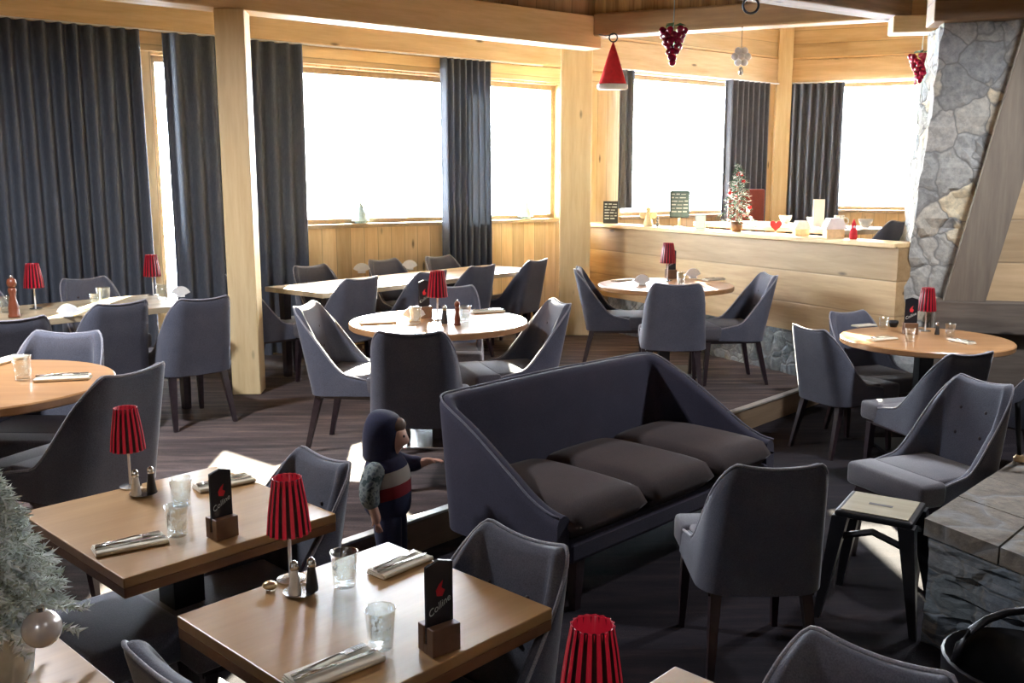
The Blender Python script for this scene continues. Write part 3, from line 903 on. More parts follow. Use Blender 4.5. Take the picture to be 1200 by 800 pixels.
setting((228, 575), (296, 561), Z1, 'at the far edge of the second square table', .88)
setting((42, 446), (106, 443), ZU, 'on the left round table')
setting((-6, 427), (20, 420), ZU, 'at the left frame edge on the left round table', 1., False)
setting((1000, 383), (1024, 381), Z1, 'at the far left of the chimney round table', .8, False)
setting((1010, 400), (1056, 396), Z1, 'at the near left of the chimney round table', .9)
setting((1112, 398), (1142, 404), Z1, 'at the right of the chimney round table', .8)
setting((423, 380), (462, 378), ZU, 'at the left of the middle round table')
setting((552, 367), (590, 365), ZU, 'at the right of the middle round table')
setting((822, 329), (850, 327), ZU, 'at the right of the round table before the partition', .9)
setting((716, 330), (740, 328), ZU, 'at the left of the round table before the partition', .9, False)

def make_menu():
    o = empty('menu_holder'); o['category'] = 'menu holder'; o['group'] = 'black menu cards in wooden blocks'
    bm = bmesh.new()
    box(bm, -.036, .036, -.030, -.006, 0, .062, .002); box(bm, -.036, .036, .006, .030, 0, .062, .002); box(bm, -.036, .036, -.006, .006, 0, .02)
    link('block', bm, M['brown'], o)
    bm = bmesh.new()
    for y in (-.004, .001):
        prism(bm, [(-.034, .021), (.034, .021), (.034, .195), (.0, .205), (-.034, .195)], y, y+.0025, tr=lambda p: Vector((p.x, p.z, p.y)))
    c_ = link('card', bm, M['card'], o)
    bm = bmesh.new(); prism(bm, [(-.008, .125), (.006, .122), (.013, .135), (.004, .142), (.008, .158), (-.002, .150), (-.010, .138)], -.0050, -.0044, tr=lambda p: Vector((p.x, p.z, p.y)))
    link('emblem', bm, M['redc'], c_)
    for k, yy in ((0, -.0052), (1, .0047)):
        cu_ = bpy.data.curves.new('lettering', 'FONT'); cu_.body = 'Colline'; cu_.size = .022; cu_.extrude = .0001; cu_.shear = .4
        cu_.align_x = 'CENTER'; cu_.materials.append(M['chalk'])
        t0 = bpy.data.objects.new('lettering', cu_); COL.objects.link(t0)
        me_ = bpy.data.meshes.new_from_object(t0.evaluated_get(bpy.context.evaluated_depsgraph_get()))
        bpy.data.objects.remove(t0); t = bpy.data.objects.new('lettering', me_); COL.objects.link(t); t.parent = c_
        t.location = (0, yy, .095); t.rotation_euler = (R(90), R(-28) if k == 0 else R(28), 0 if k == 0 else PI)
    return o
menu = make_menu(); mu = []
def put_menu(px, py, z, rz, label, s=1.):
    p = at(px, py, z); m = place(menu, mu, (p.x, p.y, z+.0005), rz, label); m.scale = (s, s, s)
put_menu(515, 760, Z1, R(38), 'black menu card in a brown wooden block on the front square table')
put_menu(261, 628, Z1, R(48), 'black menu card in a brown wooden block on the second square table', .98)
put_menu(497, 372, ZU, R(40), 'black menu card beside the lamp on the middle round table', 1.15)
put_menu(786, 326, ZU, R(10), 'black menu card behind the lamp on the round table before the partition', 1.25)
put_menu(1066, 391, Z1, R(-8), 'black menu card left of the lamp on the chimney round table', 1.2)

# shakers
def make_shaker(fill):
    o = empty('shaker'); o['category'] = 'shaker'
    bm = bmesh.new(); lathe(bm, [(.015, 0), (.016, .006), (.010, .055), (.0095, .062)], 16); link('glass_body', bm, fill, o, True, autosmooth=R(40))
    bm = bmesh.new(); lathe(bm, [(.0105, .0625), (.0115, .066), (.010, .08), (.003, .086)], 16); link('cap', bm, M['steel'], o, True)
    return o
for (px, py, m_, z, lab, s) in ((346, 698, 'salt', Z1, 'glass salt shaker on the steel dish of the front square table', 1.), (366, 694, 'pepper', Z1, 'dark pepper shaker on the steel dish of the front square table', 1.),
     (160, 582, 'salt', Z1, 'glass salt shaker at the back of the second square table', 1.), (178, 578, 'pepper', Z1, 'dark pepper shaker at the back of the second square table', 1.),
     (521, 379, 'pepper', ZU, 'dark-topped pepper shaker on the middle round table', 1.3), (1098, 392, 'pepper', Z1, 'small black shaker beside the lamp on the chimney round table', 1.)):
    p = at(px, py, z); o = make_shaker(M[m_]); o.location = (p.x, p.y, z+.006 if px in (346, 366, 160, 178) else z+.0005); o['label'] = lab; o.scale = (s, s, s)
def dish(p, z, r, label, name='dish', cat='dish', mat='steel'):
    bm = bmesh.new(); lathe(bm, [(r*.7, 0), (r*.75, .002), (r, .005), (r*1.0, .0055), (r*.72, .0045), (.002, .0040)], 28)
    o = link(name, bm, M[mat], smooth=True, autosmooth=R(40), origin=(p[0], p[1], z+.0005)); tag(o, label, cat); return o
p = at(352, 694, Z1); dish(p, Z1, .042, 'small steel dish holding the salt and pepper on the front square table')
p = at(168, 579, Z1); dish(p, Z1, .044, 'small steel dish holding the salt and pepper on the second square table')
p = at(322, 691, Z1)
bm = bmesh.new(); sphere(bm, (0, 0, .012), .016, 1.2, 1, .7); tag(link('butter_packet', bm, M['gold'], smooth=True, origin=(p.x-.012, p.y, Z1)), 'gold-wrapped butter packet left of the salt shaker', 'butter')
# pepper mills
def mill(px, py, z, s, label):
    p = at(px, py, z); o = empty('pepper_mill', (p.x, p.y, z+.0005), 0, label, 'pepper mill')
    bm = bmesh.new(); lathe(bm, [(.028, 0), (.029, .012), (.024, .02), (.026, .05), (.018, .085), (.014, .11), (.019, .125), (.020, .14), (.015, .15)], 20); link('body', bm, M['mill'], o, True)
    bm = bmesh.new(); lathe(bm, [(.015, .151), (.021, .16), (.024, .175), (.019, .192), (.008, .198)], 20); link('head', bm, M['mill'], o, True)
    bm = bmesh.new(); sphere(bm, (0, 0, .205), .009); link('knob', bm, M['steel'], o, True)
    o.scale = (s, s, s); return o
mill(17, 372, ZU, 1.25, 'turned brown wooden pepper mill on the long pale table')
mill(536, 381, ZU, .72, 'small pale wooden pepper mill on the middle round table')
# black bowls on chimney table
for px, py, lab in ((1047, 383, 'small black pot at the back of the chimney round table'),):
    p = at(px, py, Z1); bm = bmesh.new(); lathe(bm, [(.022, 0), (.034, .03), (.032, .045), (.028, .043), (.018, .008)], 20)
    tag(link('pot', bm, M['blk'], smooth=True, origin=(p.x, p.y, Z1+.0005)), lab, 'pot')
# white folded napkins standing on the window tables
def fan(px, py, z, s, label):
    p = at(px, py, z); bm = bmesh.new(); n = 9
    for i in range(n):
        a = R(-60+120*i/(n-1)); t = Matrix.Rotation(a, 4, 'Y')
        for k in (0,):
            q = [Vector((-.010, -.004, 0)), Vector((.010, -.004, 0)), Vector((.016, -.005, .085)), Vector((-.016, -.005, .085))]
            q2 = [v+Vector((0, .009, 0)) for v in q]
            A = [bm.verts.new(t @ v+Vector((0, 0, .012))) for v in q]; B = [bm.verts.new(t @ v+Vector((0, 0, .012))) for v in q2]
            bm.faces.new(A); bm.faces.new(B)
            for j in range(4): bm.faces.new((A[j], A[(j+1) % 4], B[(j+1) % 4], B[j]))
    box(bm, -.035, .035, -.02, .02, 0, .014, .003)
    o = link('napkin_fan', bm, M['white'], origin=(p.x, p.y, z+.0005), rz=R(20)); o.scale = (s*.75, s*.75, s*.75)
    tag(o, label, 'napkin', 'white napkins folded into fans')
for px, py, z, s, lab in ((80, 371, ZU, 1.1, 'white fan-folded napkin on the near side of the long pale table'), (212, 348, ZU, 1.1, 'white fan-folded napkin at the right end of the long pale table'),
      (480, 316, ZU, 1.3, 'white fan-folded napkin on the sunlit window table, left of centre'), (424, 320, ZU, 1.3, 'white fan-folded napkin on the sunlit window table near its left end'),
      (574, 304, ZU, 1.3, 'white fan-folded napkin on the sunlit window table near the striped curtain'), (752, 334, ZU, 1.2, 'white fan-folded napkin left of the lamp on the table before the partition'),
      (812, 326, ZU, 1.2, 'white fan-folded napkin right of the lamp on the table before the partition'), (485, 376, ZU, 1.2, 'white fan-folded napkin left of the menu on the middle round table')):
    fan(px, py, z, s, lab)

# ------------------------------------------------------------------ stool by hearth
o = empty('metal_stool', (1.505, 3.665, .001), R(-33), 'black metal stool with a pale wooden seat beside the stone hearth', 'stool')
bm = bmesh.new(); box(bm, -.148, .148, -.148, .148, .425, .452, .008, 2); seat = link('seat', bm, M['blk'], o)
link('seat_panel', nbox(-.128, .128, -.128, .128, .4525, .456, .001), M['stooltop'], seat)
bm = bmesh.new(); box(bm, -.046, .046, -.012, .012, .4562, .4570, .0); link('slot', bm, M['card'], seat)
for sx in (-1, 1):
    for sy in (-1, 1):
        bm = bmesh.new(); slant(bm, (sx*.125, sy*.125, .43), (sx*.185, sy*.185, 0), .062, .026); link('leg', bm, M['blk'], o)
bm = bmesh.new()
for sx, sy, tx, ty in ((-1, -1, 1, -1), (1, -1, 1, 1), (1, 1, -1, 1), (-1, 1, -1, -1)):
    k_ = .135
    tube(bm, [(sx*k_, sy*k_, .34), ((sx+tx)/2*k_, (sy+ty)/2*k_, .385), (tx*k_, ty*k_, .34)], .014, 6)
link('brace', bm, M['blk'], o)

# upholstered stool under second table
o = empty('upholstered_stool', (-1.20, 2.62, .001), TA, 'low dark grey upholstered seat pushed under the second square table', 'stool')
bm = bmesh.new(); box(bm, -.17, .17, -.22, .22, .36, .47, .04, 3); link('seat', bm, M['fab'], o, True, autosmooth=R(50))
for sx in (-1, 1):
    for sy in (-1, 1):
        bm = bmesh.new(); slant(bm, (sx*.13, sy*.17, .37), (sx*.15, sy*.19, 0), .042, .026); link('leg', bm, M['leg'], o)
# black basket at bottom right
p = Vector((1.50, 2.62, 0))
bm = bmesh.new(); lathe(bm, [(.19, 0), (.21, .02), (.225, .22), (.23, .32), (.222, .325), (.20, .30), (.18, .03)], 28)
bk = empty('log_basket', (p.x+.05, p.y+.02, .001), 0, 'black basket in the shadow before the stone hearth, bottom right corner', 'basket')
link('body', bm, M['blk'], bk, True, autosmooth=R(50))
bm = bmesh.new(); tube(bm, [(-.215, 0, .31)]+[(-.21*math.cos(PI*i/10), 0, .33+.16*math.sin(PI*i/10)) for i in range(1, 10)]+[(.215, 0, .31)], .012, 8); link('handle', bm, M['blk'], bk, True)

# ------------------------------------------------------------------ hanging ornaments
def grapes(x, y, z0, z1, w, beamz, label, tail=False):
    o = empty('glass_grapes', (x, y, 0), 0, label, 'ornament', 'bunches of red glass grapes')
    rnd = random.Random(int(x*100)); bm = bmesh.new(); h = z1-z0; r = w*.125
    n = 7
    for i in range(n):
        t = i/(n-1); z = z1-r-t*(h-2*r); rad = w/2*(1-t)**.7-r*.5
        cnt = max(1, int(2*PI*max(rad, 0)/(1.7*r)))
        for k in range(cnt):
            a = 2*PI*k/cnt+rnd.random()
            sphere(bm, (max(rad, 0)*math.cos(a), max(rad, 0)*math.sin(a), z+rnd.uniform(-.004, .004)), r*rnd.uniform(.9, 1.1), u=10, v=7)
    link('berries', bm, M['grape'], o, True)
    bm = bmesh.new()
    for a in (0, 2, 4):
        d = Vector((math.cos(a), math.sin(a), 0)); q = Vector((0, 0, z1+.01))
        e = Vector((-d.y, d.x, 0))
        pts = [q, q+d*.04+e*.03+Vector((0, 0, .015)), q+d*.085+Vector((0, 0, .005)), q+d*.04-e*.03+Vector((0, 0, .015))]
        A = [bm.verts.new(v) for v in pts]; B = [bm.verts.new(v-Vector((0, 0, .003))) for v in pts]
        bm.faces.new(A); bm.faces.new(B[::-1])
        for j in range(4): bm.faces.new((A[j], A[(j+1) % 4], B[(j+1) % 4], B[j]))
    link('leaf', bm, M['green'], o)
    bm = bmesh.new(); tube(bm, [(0, 0, z1-.02), (.004, 0, (z1+beamz)/2), (0, 0, beamz)], .004, 6); link('cord', bm, M['tealshade'], o)
    if tail:
        bm = bmesh.new()
        for i in range(7): sphere(bm, (-.045+.004*math.sin(i), -.01, z0+.05-.023*i), .010, u=8, v=6)
        link('bead_tail', bm, plain('pink_beads', (.62, .12, .30), .3), o, True)
grapes(1.09, 6.61, 2.54, 2.79, .175, 3.08, 'bunch of dark red glass grapes hanging beneath the roof beam, upper middle')
grapes(3.36, 7.98, 2.56, 2.80, .19, 3.08, 'bunch of red glass grapes with a pink bead tail in front of the stone chimney', True)
# felt hat
hx, hy = .895, 8.62
o = empty('felt_hat', (hx, hy, 0), 0, 'red felt elf hat with white trim hanging from a ring beside the corner column', 'ornament')
bm = bmesh.new()
def ell(r, z, n=28): return [bm.verts.new((r*math.cos(2*PI*i/n), .35*r*math.sin(2*PI*i/n), z)) for i in range(n)]
rs = [ell(.125, 2.62), ell(.095, 2.71), ell(.055, 2.84), ell(.006, 2.98)]
for a, b in zip(rs, rs[1:]):
    for i in range(28): bm.faces.new((a[i], a[(i+1) % 28], b[(i+1) % 28], b[i]))
bm.faces.new(rs[0]); bm.faces.new(rs[-1]); link('cone', bm, M['redc'], o, True)
bm = bmesh.new(); rs = [ell(.128, 2.575), ell(.138, 2.585), ell(.138, 2.615), ell(.126, 2.625)]
for a, b in zip(rs, rs[1:]):
    for i in range(28): bm.faces.new((a[i], a[(i+1) % 28], b[(i+1) % 28], b[i]))
bm.faces.new(rs[0]); bm.faces.new(rs[-1]); t_ = link('trim', bm, M['white'], o, True); t_['label'] = 'white fleece band'
def ring(bm, c, r, t, n=20, m=6):
    vs = [[bm.verts.new((c[0]+(r+t*math.cos(2*PI*j/m))*math.cos(2*PI*i/n), c[1]+t*math.sin(2*PI*j/m), c[2]+(r+t*math.cos(2*PI*j/m))*math.sin(2*PI*i/n))) for j in range(m)] for i in range(n)]
    for i in range(n):
        for j in range(m): bm.faces.new((vs[i][j], vs[(i+1) % n][j], vs[(i+1) % n][(j+1) % m], vs[i][(j+1) % m]))
bm = bmesh.new(); ring(bm, (0, 0, 3.02), .036, .006); tube(bm, [(0, 0, 3.05), (-.05, .10, 3.05), (-.10, .3, 3.09)], .005, 6); link('ring', bm, M['blk'], o, True)
bm = bmesh.new(); ring(bm, (0, 0, 0), .055, .009); tube(bm, [(0, 0, .05), (0, 0, .11)], .007, 6)
tag(link('iron_ring', bm, M['blk'], smooth=True, origin=(1.70, 6.985, 3.0)), 'black iron ring hanging under the weathered roof beam', 'ring')
# frosted star ornament
o = empty('star_ornament', (1.98, 8.40, 0), 0, 'frosted white flower ornament hanging in front of the alcove window', 'ornament')
bm = bmesh.new()
for a in range(6):
    d = Vector((math.cos(a*PI/3), 0, math.sin(a*PI/3)))
    sphere(bm, Vector((0, 0, 2.83))+d*.055, .032, 1, .5, 1)
sphere(bm, (0, 0, 2.83), .03); link('petals', bm, M['ornw'], o, True)
bm = bmesh.new(); tube(bm, [(0, 0, 2.87), (0, 0, 3.08)], .003, 6); link('cord', bm, M['blk'], o)
bm = bmesh.new(); sphere(bm, (0, 0, 2.71), .022, 1, 1, 1.8); link('drop', bm, M['steel'], o, True)

# ------------------------------------------------------------------ partition ledge
LZ = 1.3225
def pl(x, off=-.06):
    """point on the ledge: x along the partition"""
    return Vector(PO)+Vector((math.cos(PA), math.sin(PA), 0))*x+Vector((math.sin(PA), -math.cos(PA), 0))*(-off)
def chalkboard(x, w, h, label, foot=0., rnd=False, rz=R(-12)):
    q = pl(x); o = empty('chalkboard', (q.x, q.y, LZ), rz, label, 'sign')
    bm = bmesh.new(); box(bm, -w/2, w/2, -.006, .006, foot, foot+h, .018 if rnd else .002, 3); b = link('board', bm, M['slate'] if not rnd else plain('green_grey_slate', (.10, .15, .15), .7), o)
    bm = bmesh.new(); rr = random.Random(3)
    for i in range(6):
        z = foot+h*(.88-.13*i); xx = -w*.40
        while xx < w*.32:
            l = rr.uniform(.02, .06); box(bm, xx, min(xx+l, w*.42), -.0078, -.0066, z-.008, z+rr.uniform(-.002, .006)); xx += l+.012
    link('chalk_writing', bm, M['chalk'], b)
    if foot:
        bm = bmesh.new(); lathe(bm, [(.05, 0), (.05, .01), (.012, .02), (.012, foot)], 16); link('stand', bm, M['orn'], o)
    else:
        link('easel_foot', nbox(-w/2, w/2, 0.0, .05, 0, .008), M['slate'], o)
chalkboard(2.80, .16, .24, 'black chalkboard with white writing leaning at the left end of the partition ledge')
chalkboard(1.62, .19, .26, 'rounded grey-green chalkboard on a small stand in the middle of the partition ledge', .10, True)
q = pl(1.30); o = empty('picture_frame', (q.x, q.y, LZ), R(-25), 'small pale picture frame on the partition ledge right of the rounded chalkboard', 'picture frame')
link('border', nbox(-.05, .05, -.006, .006, .0, .14, .003), M['tealshade'], o)
link('picture', nbox(-.038, .038, -.0075, -.0065, .015, .125), M['white'], o)
q = pl(2.12)
o = empty('angel_figurine', (q.x, q.y, LZ), 0, 'pale gold angel-like figurine on the partition ledge left of the rounded chalkboard', 'figurine')
bm = bmesh.new(); lathe(bm, [(.05, 0), (.052, .01), (.02, .12), (.012, .14)], 16); sphere(bm, (0, 0, .165), .028); link('body', bm, M['orn'], o, True)
bm = bmesh.new()
for s_ in (-1, 1): sphere(bm, (s_*.05, .01, .11), .042, 1, .3, .9)
link('wings', bm, M['orn'], o, True)
q = pl(1.96); bm = bmesh.new(); sphere(bm, (0, 0, .022), .022); sphere(bm, (0, 0, .058), .017); sphere(bm, (0, 0, .085), .012)
tag(link('snowman_figurine', bm, plain('grey_stone_figurine', (.35, .33, .33), .6), smooth=True, origin=(q.x, q.y, LZ)), 'tiny stacked-ball figurine beside the pale gold one on the ledge', 'figurine')

def fir(name, loc, H_, rad, nb, nl, mats, label, seed, nlen=.05, nw=.006):
    rnd = random.Random(seed)
    o = empty(name, loc, 0, label, 'Christmas tree')
    bm = bmesh.new(); tube(bm, [(0, 0, 0), (0, 0, H_*.95)], H_*.022, 8, H_*.006); link('trunk', bm, M['brown'], o)
    bm = bmesh.new()
    for b in range(nb):
        t = (b+.5)/nb; t = t**.85
        z = H_*(.14+.84*t); rr = rad*(1-t)**.8*rnd.uniform(.8, 1.1)+H_*.02
        a = b*2.399963+rnd.uniform(-.2, .2)
        tip = Vector((rr*math.cos(a), rr*math.sin(a), z-rr*.25+rnd.uniform(-.01, .01)*H_))
        st = Vector((0, 0, z))
        for k in range(nl):
            f = .15+.85*(k+rnd.random())/nl
            c_ = st.lerp(tip, f)
            d = Vector((rnd.gauss(0, 1), rnd.gauss(0, 1), rnd.gauss(0, .8)+.15)).normalized()*H_*nlen*rnd.uniform(.7, 1.2)+(tip-st).normalized()*H_*.02
            s = d.cross(Vector((.3, .2, 1))).normalized()*H_*nw; u_ = d.cross(s).normalized()*H_*nw
            v0 = [bm.verts.new(c_+s), bm.verts.new(c_-s*.5+u_), bm.verts.new(c_-s*.5-u_)]; e = bm.verts.new(c_+d)
            for j in range(3):
                f_ = bm.faces.new((v0[j], v0[(j+1) % 3], e)); f_.material_index = 0 if rnd.random() < (.72 if len(mats) > 1 else 2) else 1
    fo = link('foliage', bm, mats, o)
    return o, rnd
tp = Vector((-1.05, 1.775, 0))
tr, rnd = fir('flocked_tree', (tp.x, tp.y, Z1+.085), .38, .165, 200, 95, [M['flock'], plain('grey_green_needles', (.50, .55, .46), .8)], 'flocked miniature Christmas tree in a silver pot on the bottom left table', 5, .046, .0105)
bm = bmesh.new(); lathe(bm, [(.06, -.085), (.062, -.08), (.082, .02), (.088, .045), (.080, .045), (.06, -.02)], 40, wob=lambda a, z: 1+.05*math.sin(9*a+z*40)+.03*math.sin(17*a)); link('foil_pot', bm, M['silver'], tr, True)
bp_ = at(49, 732, .80); 
bm = bmesh.new(); sphere(bm, (0, 0, 0), .036, u=24, v=16); o = empty('bauble', (bp_.x+.0, bp_.y-.0, .86), 0, 'silver bauble hanging low on the flocked tree', 'bauble'); o.location = (-.893, 1.668, .917)
link('ball', bm, plain('silver_bauble', (.85, .82, .80), .25, .45, var=.04), o, True)
bm = bmesh.new(); lathe(bm, [(.008, .035), (.008, .044)], 12); link('cap', bm, M['steel'], o)

q = pl(.80); tr, rnd = fir('potted_fir', (q.x, q.y, LZ), .60, .17, 60, 26, [M['fir'], M['flock']], 'small decorated Christmas tree with red bows standing on the partition ledge', 9)
bm = bmesh.new(); lathe(bm, [(.045, 0), (.06, .09), (.052, .09), (.04, .02)], 20); link('pot', bm, M['brown'], tr, True)
for i in range(16):
    t = rnd.random(); a = rnd.random()*6.28; r_ = .15*(1-t)+.01; z = .60*(.18+.78*t)-.02
    bm = bmesh.new(); sphere(bm, (r_*math.cos(a), r_*math.sin(a), z), .017); link('ball', bm, M['redc'] if i % 2 else M['ornw'], tr, True)
# small ledge ornaments
q = pl(.31); o = empty('heart_ornament', (q.x, q.y, LZ), R(-20), 'red heart ornament on the partition ledge right of the small fir', 'ornament')
bm = bmesh.new(); pts = []
for i in range(28):
    t = 2*PI*i/28; pts.append((.0032*16*math.sin(t)**3, .0032*(13*math.cos(t)-5*math.cos(2*t)-2*math.cos(3*t)-math.cos(4*t))+.075))
prism(bm, pts, -.010, .010, tr=lambda p: Vector((p.x, p.z, p.y))); link('heart', bm, M['redc'], o)
bm = bmesh.new(); lathe(bm, [(.03, 0), (.03, .006), (.004, .008), (.004, .03)], 12); link('stand', bm, M['white'], o)
q = pl(-.53); o = empty('santa_figurine', (q.x, q.y, LZ), 0, 'red figurine with pointed cap on the right part of the partition ledge', 'figurine')
bm = bmesh.new(); lathe(bm, [(.028, 0), (.032, .02), (.025, .075), (.014, .09)], 16); sphere(bm, (0, 0, .098), .018); link('body', bm, M['redc'], o, True)
bm = bmesh.new(); lathe(bm, [(.019, .105), (.012, .13), (.003, .155)], 14); link('cap', bm, M['redc'], o, True)
bm = bmesh.new(); sphere(bm, (0, -.014, .096), .010); link('beard', bm, M['white'], o, True)
for x, s, lab in ((.02, 1.0, 'pale wooden chalet ornament on the ledge right of the red heart'), (-.33, 1.25, 'larger pale wooden chalet ornament beside the red figurine')):
    q = pl(x); o = empty('chalet_ornament', (q.x, q.y, LZ), R(10), lab, 'ornament', 'wooden chalet ornaments on the ledge'); o.scale = (s, s, s)
    bm = bmesh.new(); box(bm, -.06, .06, -.03, .03, 0, .055); link('house', bm, M['orn'], o)
    bm = bmesh.new(); pr = [(-.075, .055), (.075, .055), (.04, .125), (-.04, .125)]; prism(bm, pr, -.036, .036, tr=lambda p: Vector((p.x, p.z, p.y))); link('roof', bm, M['white'], o)
# things on the alcove table
ta = .622+.7515
for px, py, lab in ((902, 256, 'white cup on the alcove table behind the heart ornament'), (918, 257, 'white cup on the alcove table left of the upright card'), (977, 258, 'white cup on the alcove table right of the upright card')):
    p = at(px, py, ta); bm = bmesh.new()
p0 = Vector((3.371, 8.11, 0)); dA = Vector((math.cos(PA), math.sin(PA), 0)); nA = Vector((math.sin(PA), -math.cos(PA), 0))
dL = Vector((-math.sin(R(118.5)), math.cos(R(118.5)), 0))
def alc(u, v): return p0+Vector((math.cos(R(118.5)), math.sin(R(118.5)), 0))*u+dL*v
for (u_, v_, lab) in ((1.2, .2, 'white bowl nearest the fir on the alcove table'), (.75, .3, 'white bowl in the middle of the alcove table'), (.2, .25, 'white bowl at the right end of the alcove table')):
    q = alc(u_, v_); bm = bmesh.new(); lathe(bm, [(.03, 0), (.055, .05), (.06, .075), (.055, .075), (.03, .01)], 20)
    tag(link('bowl', bm, M['white'], smooth=True, origin=(q.x, q.y, ta)), lab, 'bowl')
q = alc(.55, .45); o = link('table_card', nbox(-.05, .05, -.006, .006, 0, .24, .002), M['white'], origin=(q.x, q.y, ta)); tag(o, 'upright white card standing on the alcove table before the dark curtain', 'card')
q = alc(.45, .3); o = empty('mug', (q.x, q.y, ta), R(-40), 'white mug with a handle beside the upright card in the alcove', 'mug')
bm = bmesh.new(); lathe(bm, [(.04, 0), (.042, .1), (.037, .1), (.036, .01)], 20); link('body', bm, M['white'], o, True, autosmooth=R(50))
bm = bmesh.new(); ring(bm, (.055, 0, .052), .028, .006); link('handle', bm, M['white'], o, True)
# small tree figures on window sills
for lx_, lab in ((.88, 'tiny pale tree figure on the sill of the large bright window'), (2.90, 'tiny grey-green tree figure on the sill left of the corner column')):
    q = W(lx_, .03, 1.366); bm = bmesh.new(); lathe(bm, [(.055, 0), (.055, .02), (.09, .022), (.05, .08), (.065, .082), (.03, .14), (.045, .142), (.003, .21)], 16)
    tag(link('tree_figure', bm, M['tealshade'], smooth=False, origin=q), lab, 'figurine')

# ------------------------------------------------------------------ the child
def skin_mesh(name, verts, edges, mat, parent, sub=2, origin=(0, 0, 0), rz=0):
    me = bpy.data.meshes.new(name)
    me.from_pydata([v[0] for v in verts], edges, [])
    o = bpy.data.objects.new(name, me); COL.objects.link(o)
    md = o.modifiers.new('skin', 'SKIN'); md.use_smooth_shade = True
    sv = me.skin_vertices[0].data
    for i, v in enumerate(verts):
        r = v[1]; sv[i].radius = (r, r) if isinstance(r, (int, float)) else r
    sv[0].use_root = True
    sb = o.modifiers.new('sub', 'SUBSURF'); sb.levels = sub; sb.render_levels = sub
    me.materials.append(mat)
    if parent: o.parent = parent
    else: o.location = origin; o.rotation_euler = (0, 0, rz)
    return o
# local frame: +x is where the child looks, -y the camera side (right hand), z up
V = []; E = []
def add(p, r, prev=None):
    V.append((p, r)); i = len(V)-1
    if prev is not None: E.append((prev, i))
    return i
def hand(w, d, side, up=Vector((0, 0, 1))):
    """palm and five fingers leaving wrist vertex w in direction d"""
    d = d.normalized(); n = side.normalized(); base = Vector(V[w][0])
    pm_i = add(tuple(base+d*.022), (.014, .010), w)
    k = add(tuple(base+d*.036), (.015, .009), pm_i)
    for j, (off, ln) in enumerate(((-.0105, .024), (-.0035, .029), (.0035, .027), (.0105, .021))):
        a = add(tuple(base+d*.044+n*off), .0044, k)
        b = add(tuple(base+d*(.044+ln*.55)+n*off*1.15-up*.003), .0042, a)
        add(tuple(base+d*(.044+ln)+n*off*1.2-up*.009), .0036, b)
    t = add(tuple(base+d*.026-n*.016), .005, pm_i); add(tuple(base+d*.040-n*.024-up*.004), .0042, t)
pel = add((0, 0, .36), (.062, .072)); wai = add((0, 0, .43), (.062, .070), pel); che = add((.005, 0, .52), (.066, .075), wai)
nk = add((.005, 0, .60), .033, che); h0 = add((.012, 0, .645), (.052, .050), nk); h1 = add((.014, 0, .70), (.070, .064), h0); h2 = add((.008, 0, .76), (.058, .054), h1)
nose = add((.092, 0, .672), .011, h1)
for s in (-1, 1):
    sh_ = add((-.035 if s < 0 else 0, s*.075, .56), .034, che)
    if s == -1:
        el = add((-.058, -.124, .47), .026, sh_); wr_ = add((-.022, -.130, .378), .020, el); hand(wr_, Vector((.15, -.02, -1)), Vector((1, 0, 0)), Vector((0, -1, 0)))
    else:
        el = add((.075, .100, .53), .026, sh_); wr_ = add((.150, .085, .566), .019, el); hand(wr_, Vector((1, -.1, .12)), Vector((0, 1, 0)))
    hp_ = add((0, s*.042, .31), .050, pel); kn = add((.012, s*.046, .18), .040, hp_); an = add((0, s*.048, .05), .030, kn); add((.045, s*.050, .022), (.022, .018), an)
CX, CY = -.525, 3.86
body = skin_mesh('child', V, E, M['skin'], None, 2, (CX, CY, .001), R(-8))
tag(body, 'toddler standing by the step in navy hood and camouflage-sleeved jacket, reaching right', 'person')
E2 = lambda n: [(i, i+1) for i in range(n-1)]
hv = [((-.034, 0, .575), (.072, .088)), ((-.036, 0, .62), (.074, .082)), ((-.030, 0, .685), (.090, .092)), ((-.016, 0, .755), (.094, .090)), ((-.002, 0, .805), (.060, .060))]
hood = skin_mesh('hood', hv, E2(5), M['navy'], body)
tv = [((-.008, 0, .325), (.108, .110)), ((-.010, 0, .42), (.110, .112)), ((-.006, 0, .52), (.108, .112)), ((-.018, 0, .585), (.088, .098)), ((-.020, 0, .62), (.060, .066))]
skin_mesh('jacket', tv, E2(5), M['jacket'], body)
skin_mesh('sleeve', [((-.02, -.050, .575), .045), ((-.045, -.092, .560), .052), ((-.060, -.126, .47), .048), ((-.030, -.130, .408), .038)], E2(4), M['camo'], body)
skin_mesh('sleeve', [((.0, .050, .575), .045), ((.015, .082, .56), .048), ((.075, .100, .540), .040), ((.135, .088, .560), .031)], E2(4), M['navy'], body)
for s in (-1, 1):
    skin_mesh('trouser_leg', [((0, s*.030, .40), .055), ((0, s*.042, .33), .068), ((.004, s*.047, .26), .062), ((.012, s*.050, .18), .054), ((0, s*.050, .06), .048)], E2(5), M['jean'], body)
    bm = bmesh.new(); sphere(bm, (.022, s*.05, .026), .034, 1.75, .95, .75, 14, 10); link('shoe', bm, M['blk'], body, True)
bm = bmesh.new()
for s in (-1, 1): sphere(bm, (.074, s*.024, .702), .0065, 1, 1, 1, 8, 6)
link('eyes', bm, M['card'], body, True)
bm = bmesh.new(); sphere(bm, (.070, 0, .643), .010, .5, 1.5, .4, 8, 6); link('mouth', bm, plain('lips', (.5, .18, .16), .5), body, True)
bm = bmesh.new(); sphere(bm, (.034, 0, .742), .046, .95, 1.15, .75, 14, 10); link('hair', bm, M['hair'], body, True)

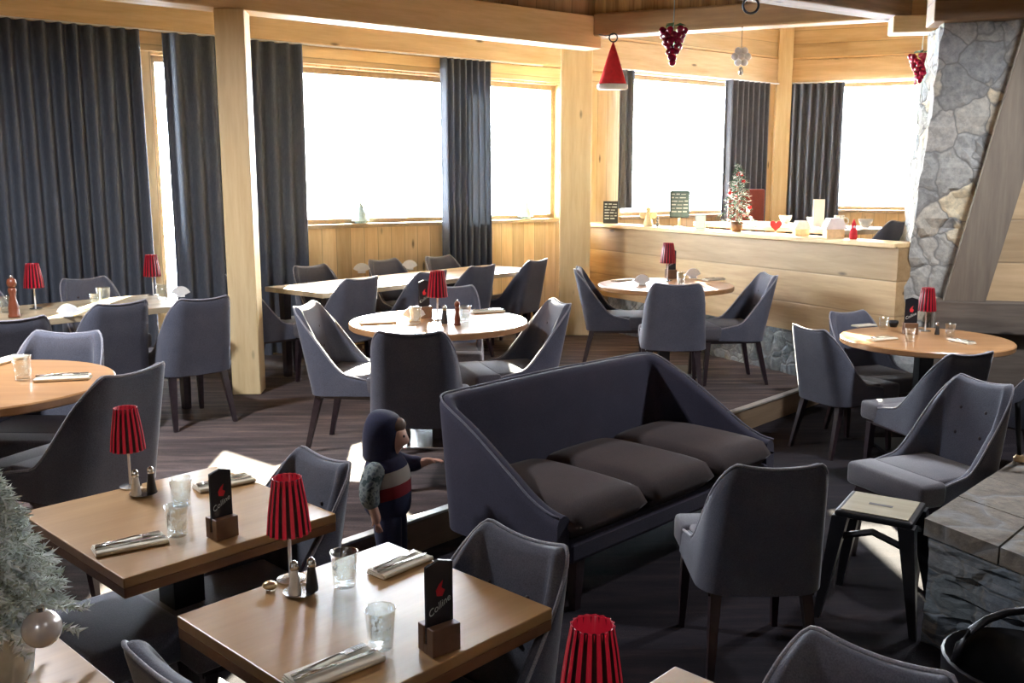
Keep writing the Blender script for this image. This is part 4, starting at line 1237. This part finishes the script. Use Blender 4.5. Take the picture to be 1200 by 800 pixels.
# ------------------------------------------------------------------ light
w = bpy.data.worlds.new('sky'); S.world = w; w.use_nodes = True
nt = w.node_tree; bg = nt.nodes['Background']
tc = nt.nodes.new('ShaderNodeTexCoord'); sp = nt.nodes.new('ShaderNodeSeparateXYZ'); nt.links.new(tc.outputs['Generated'], sp.inputs[0])
rp = nt.nodes.new('ShaderNodeValToRGB'); nt.links.new(sp.outputs[2], rp.inputs[0])
rp.color_ramp.elements[0].position = 0; rp.color_ramp.elements[0].color = (.95, .97, 1, 1)
rp.color_ramp.elements[1].position = .7; rp.color_ramp.elements[1].color = (.62, .76, 1, 1)
nt.links.new(rp.outputs[0], bg.inputs[0]); bg.inputs[1].default_value = 16.0
sun = bpy.data.lights.new('sun', 'SUN'); sun.energy = 24; sun.angle = R(.6); sun.color = (1, .90, .72)
so = bpy.data.objects.new('sun', sun); COL.objects.link(so)
dv = Vector((.05, -1, -.37)); so.rotation_euler = dv.to_track_quat('-Z', 'Y').to_euler(); so.location = (0, 20, 8)
# added fill lamps in pendant form, unseen above and behind the view
for i, (x, y, e) in enumerate(((-2.7, 4.3, 34), (3.1, 5.1, 20), (-1.0, -1.4, 4), (1.2, .3, 1))):
    o = empty('fill_pendant', (x, y, 4.2), 0, 'added unseen fill lamp shaped as a bowl pendant over the ' + ['left platform tables', 'chimney table', 'room behind the viewer, left', 'room behind the viewer, right'][i], 'fill lamp', 'added bowl pendant fill lamps')
    bm = bmesh.new(); tube(bm, [(0, 0, -.001), (0, 0, -1.14)], .006, 8); link('cord', bm, M['blk'], o, True)
    bm = bmesh.new(); lathe(bm, [(.02, -1.13), (.10, -1.15), (.19, -1.24), (.20, -1.27), (.185, -1.24), (.09, -1.165)], 28); link('lamp_shade', bm, M['white'], o, True, autosmooth=R(40))
    ld = bpy.data.lights.new('fill_light', 'AREA'); ld.shape = 'DISK'; ld.size = .3; ld.energy = e; ld.color = (.90, .92, 1)
    lo = bpy.data.objects.new('fill_light', ld); COL.objects.link(lo); lo.location = (x, y, 2.925)

# ------------------------------------------------------------------ camera and view
cam = bpy.data.cameras.new('camera'); cam.sensor_width = 36; cam.lens = 33; cam.clip_start = .05
co = bpy.data.objects.new('camera', cam); COL.objects.link(co)
co.location = (0, 0, CAM_H); co.rotation_euler = (PI/2-PITCH, 0, 0)
S.camera = co
S.view_settings.view_transform = 'Standard'; S.view_settings.look = 'None'; S.view_settings.gamma = 1; S.view_settings.use_curve_mapping = False
S.view_settings.exposure = 2.15
S.cycles.max_bounces = 10; S.cycles.diffuse_bounces = 6; S.cycles.transparent_max_bounces = 16
S.cycles.use_denoising = True
S.cycles.sample_clamp_indirect = 8
S.cycles.caustics_reflective = False; S.cycles.caustics_refractive = False
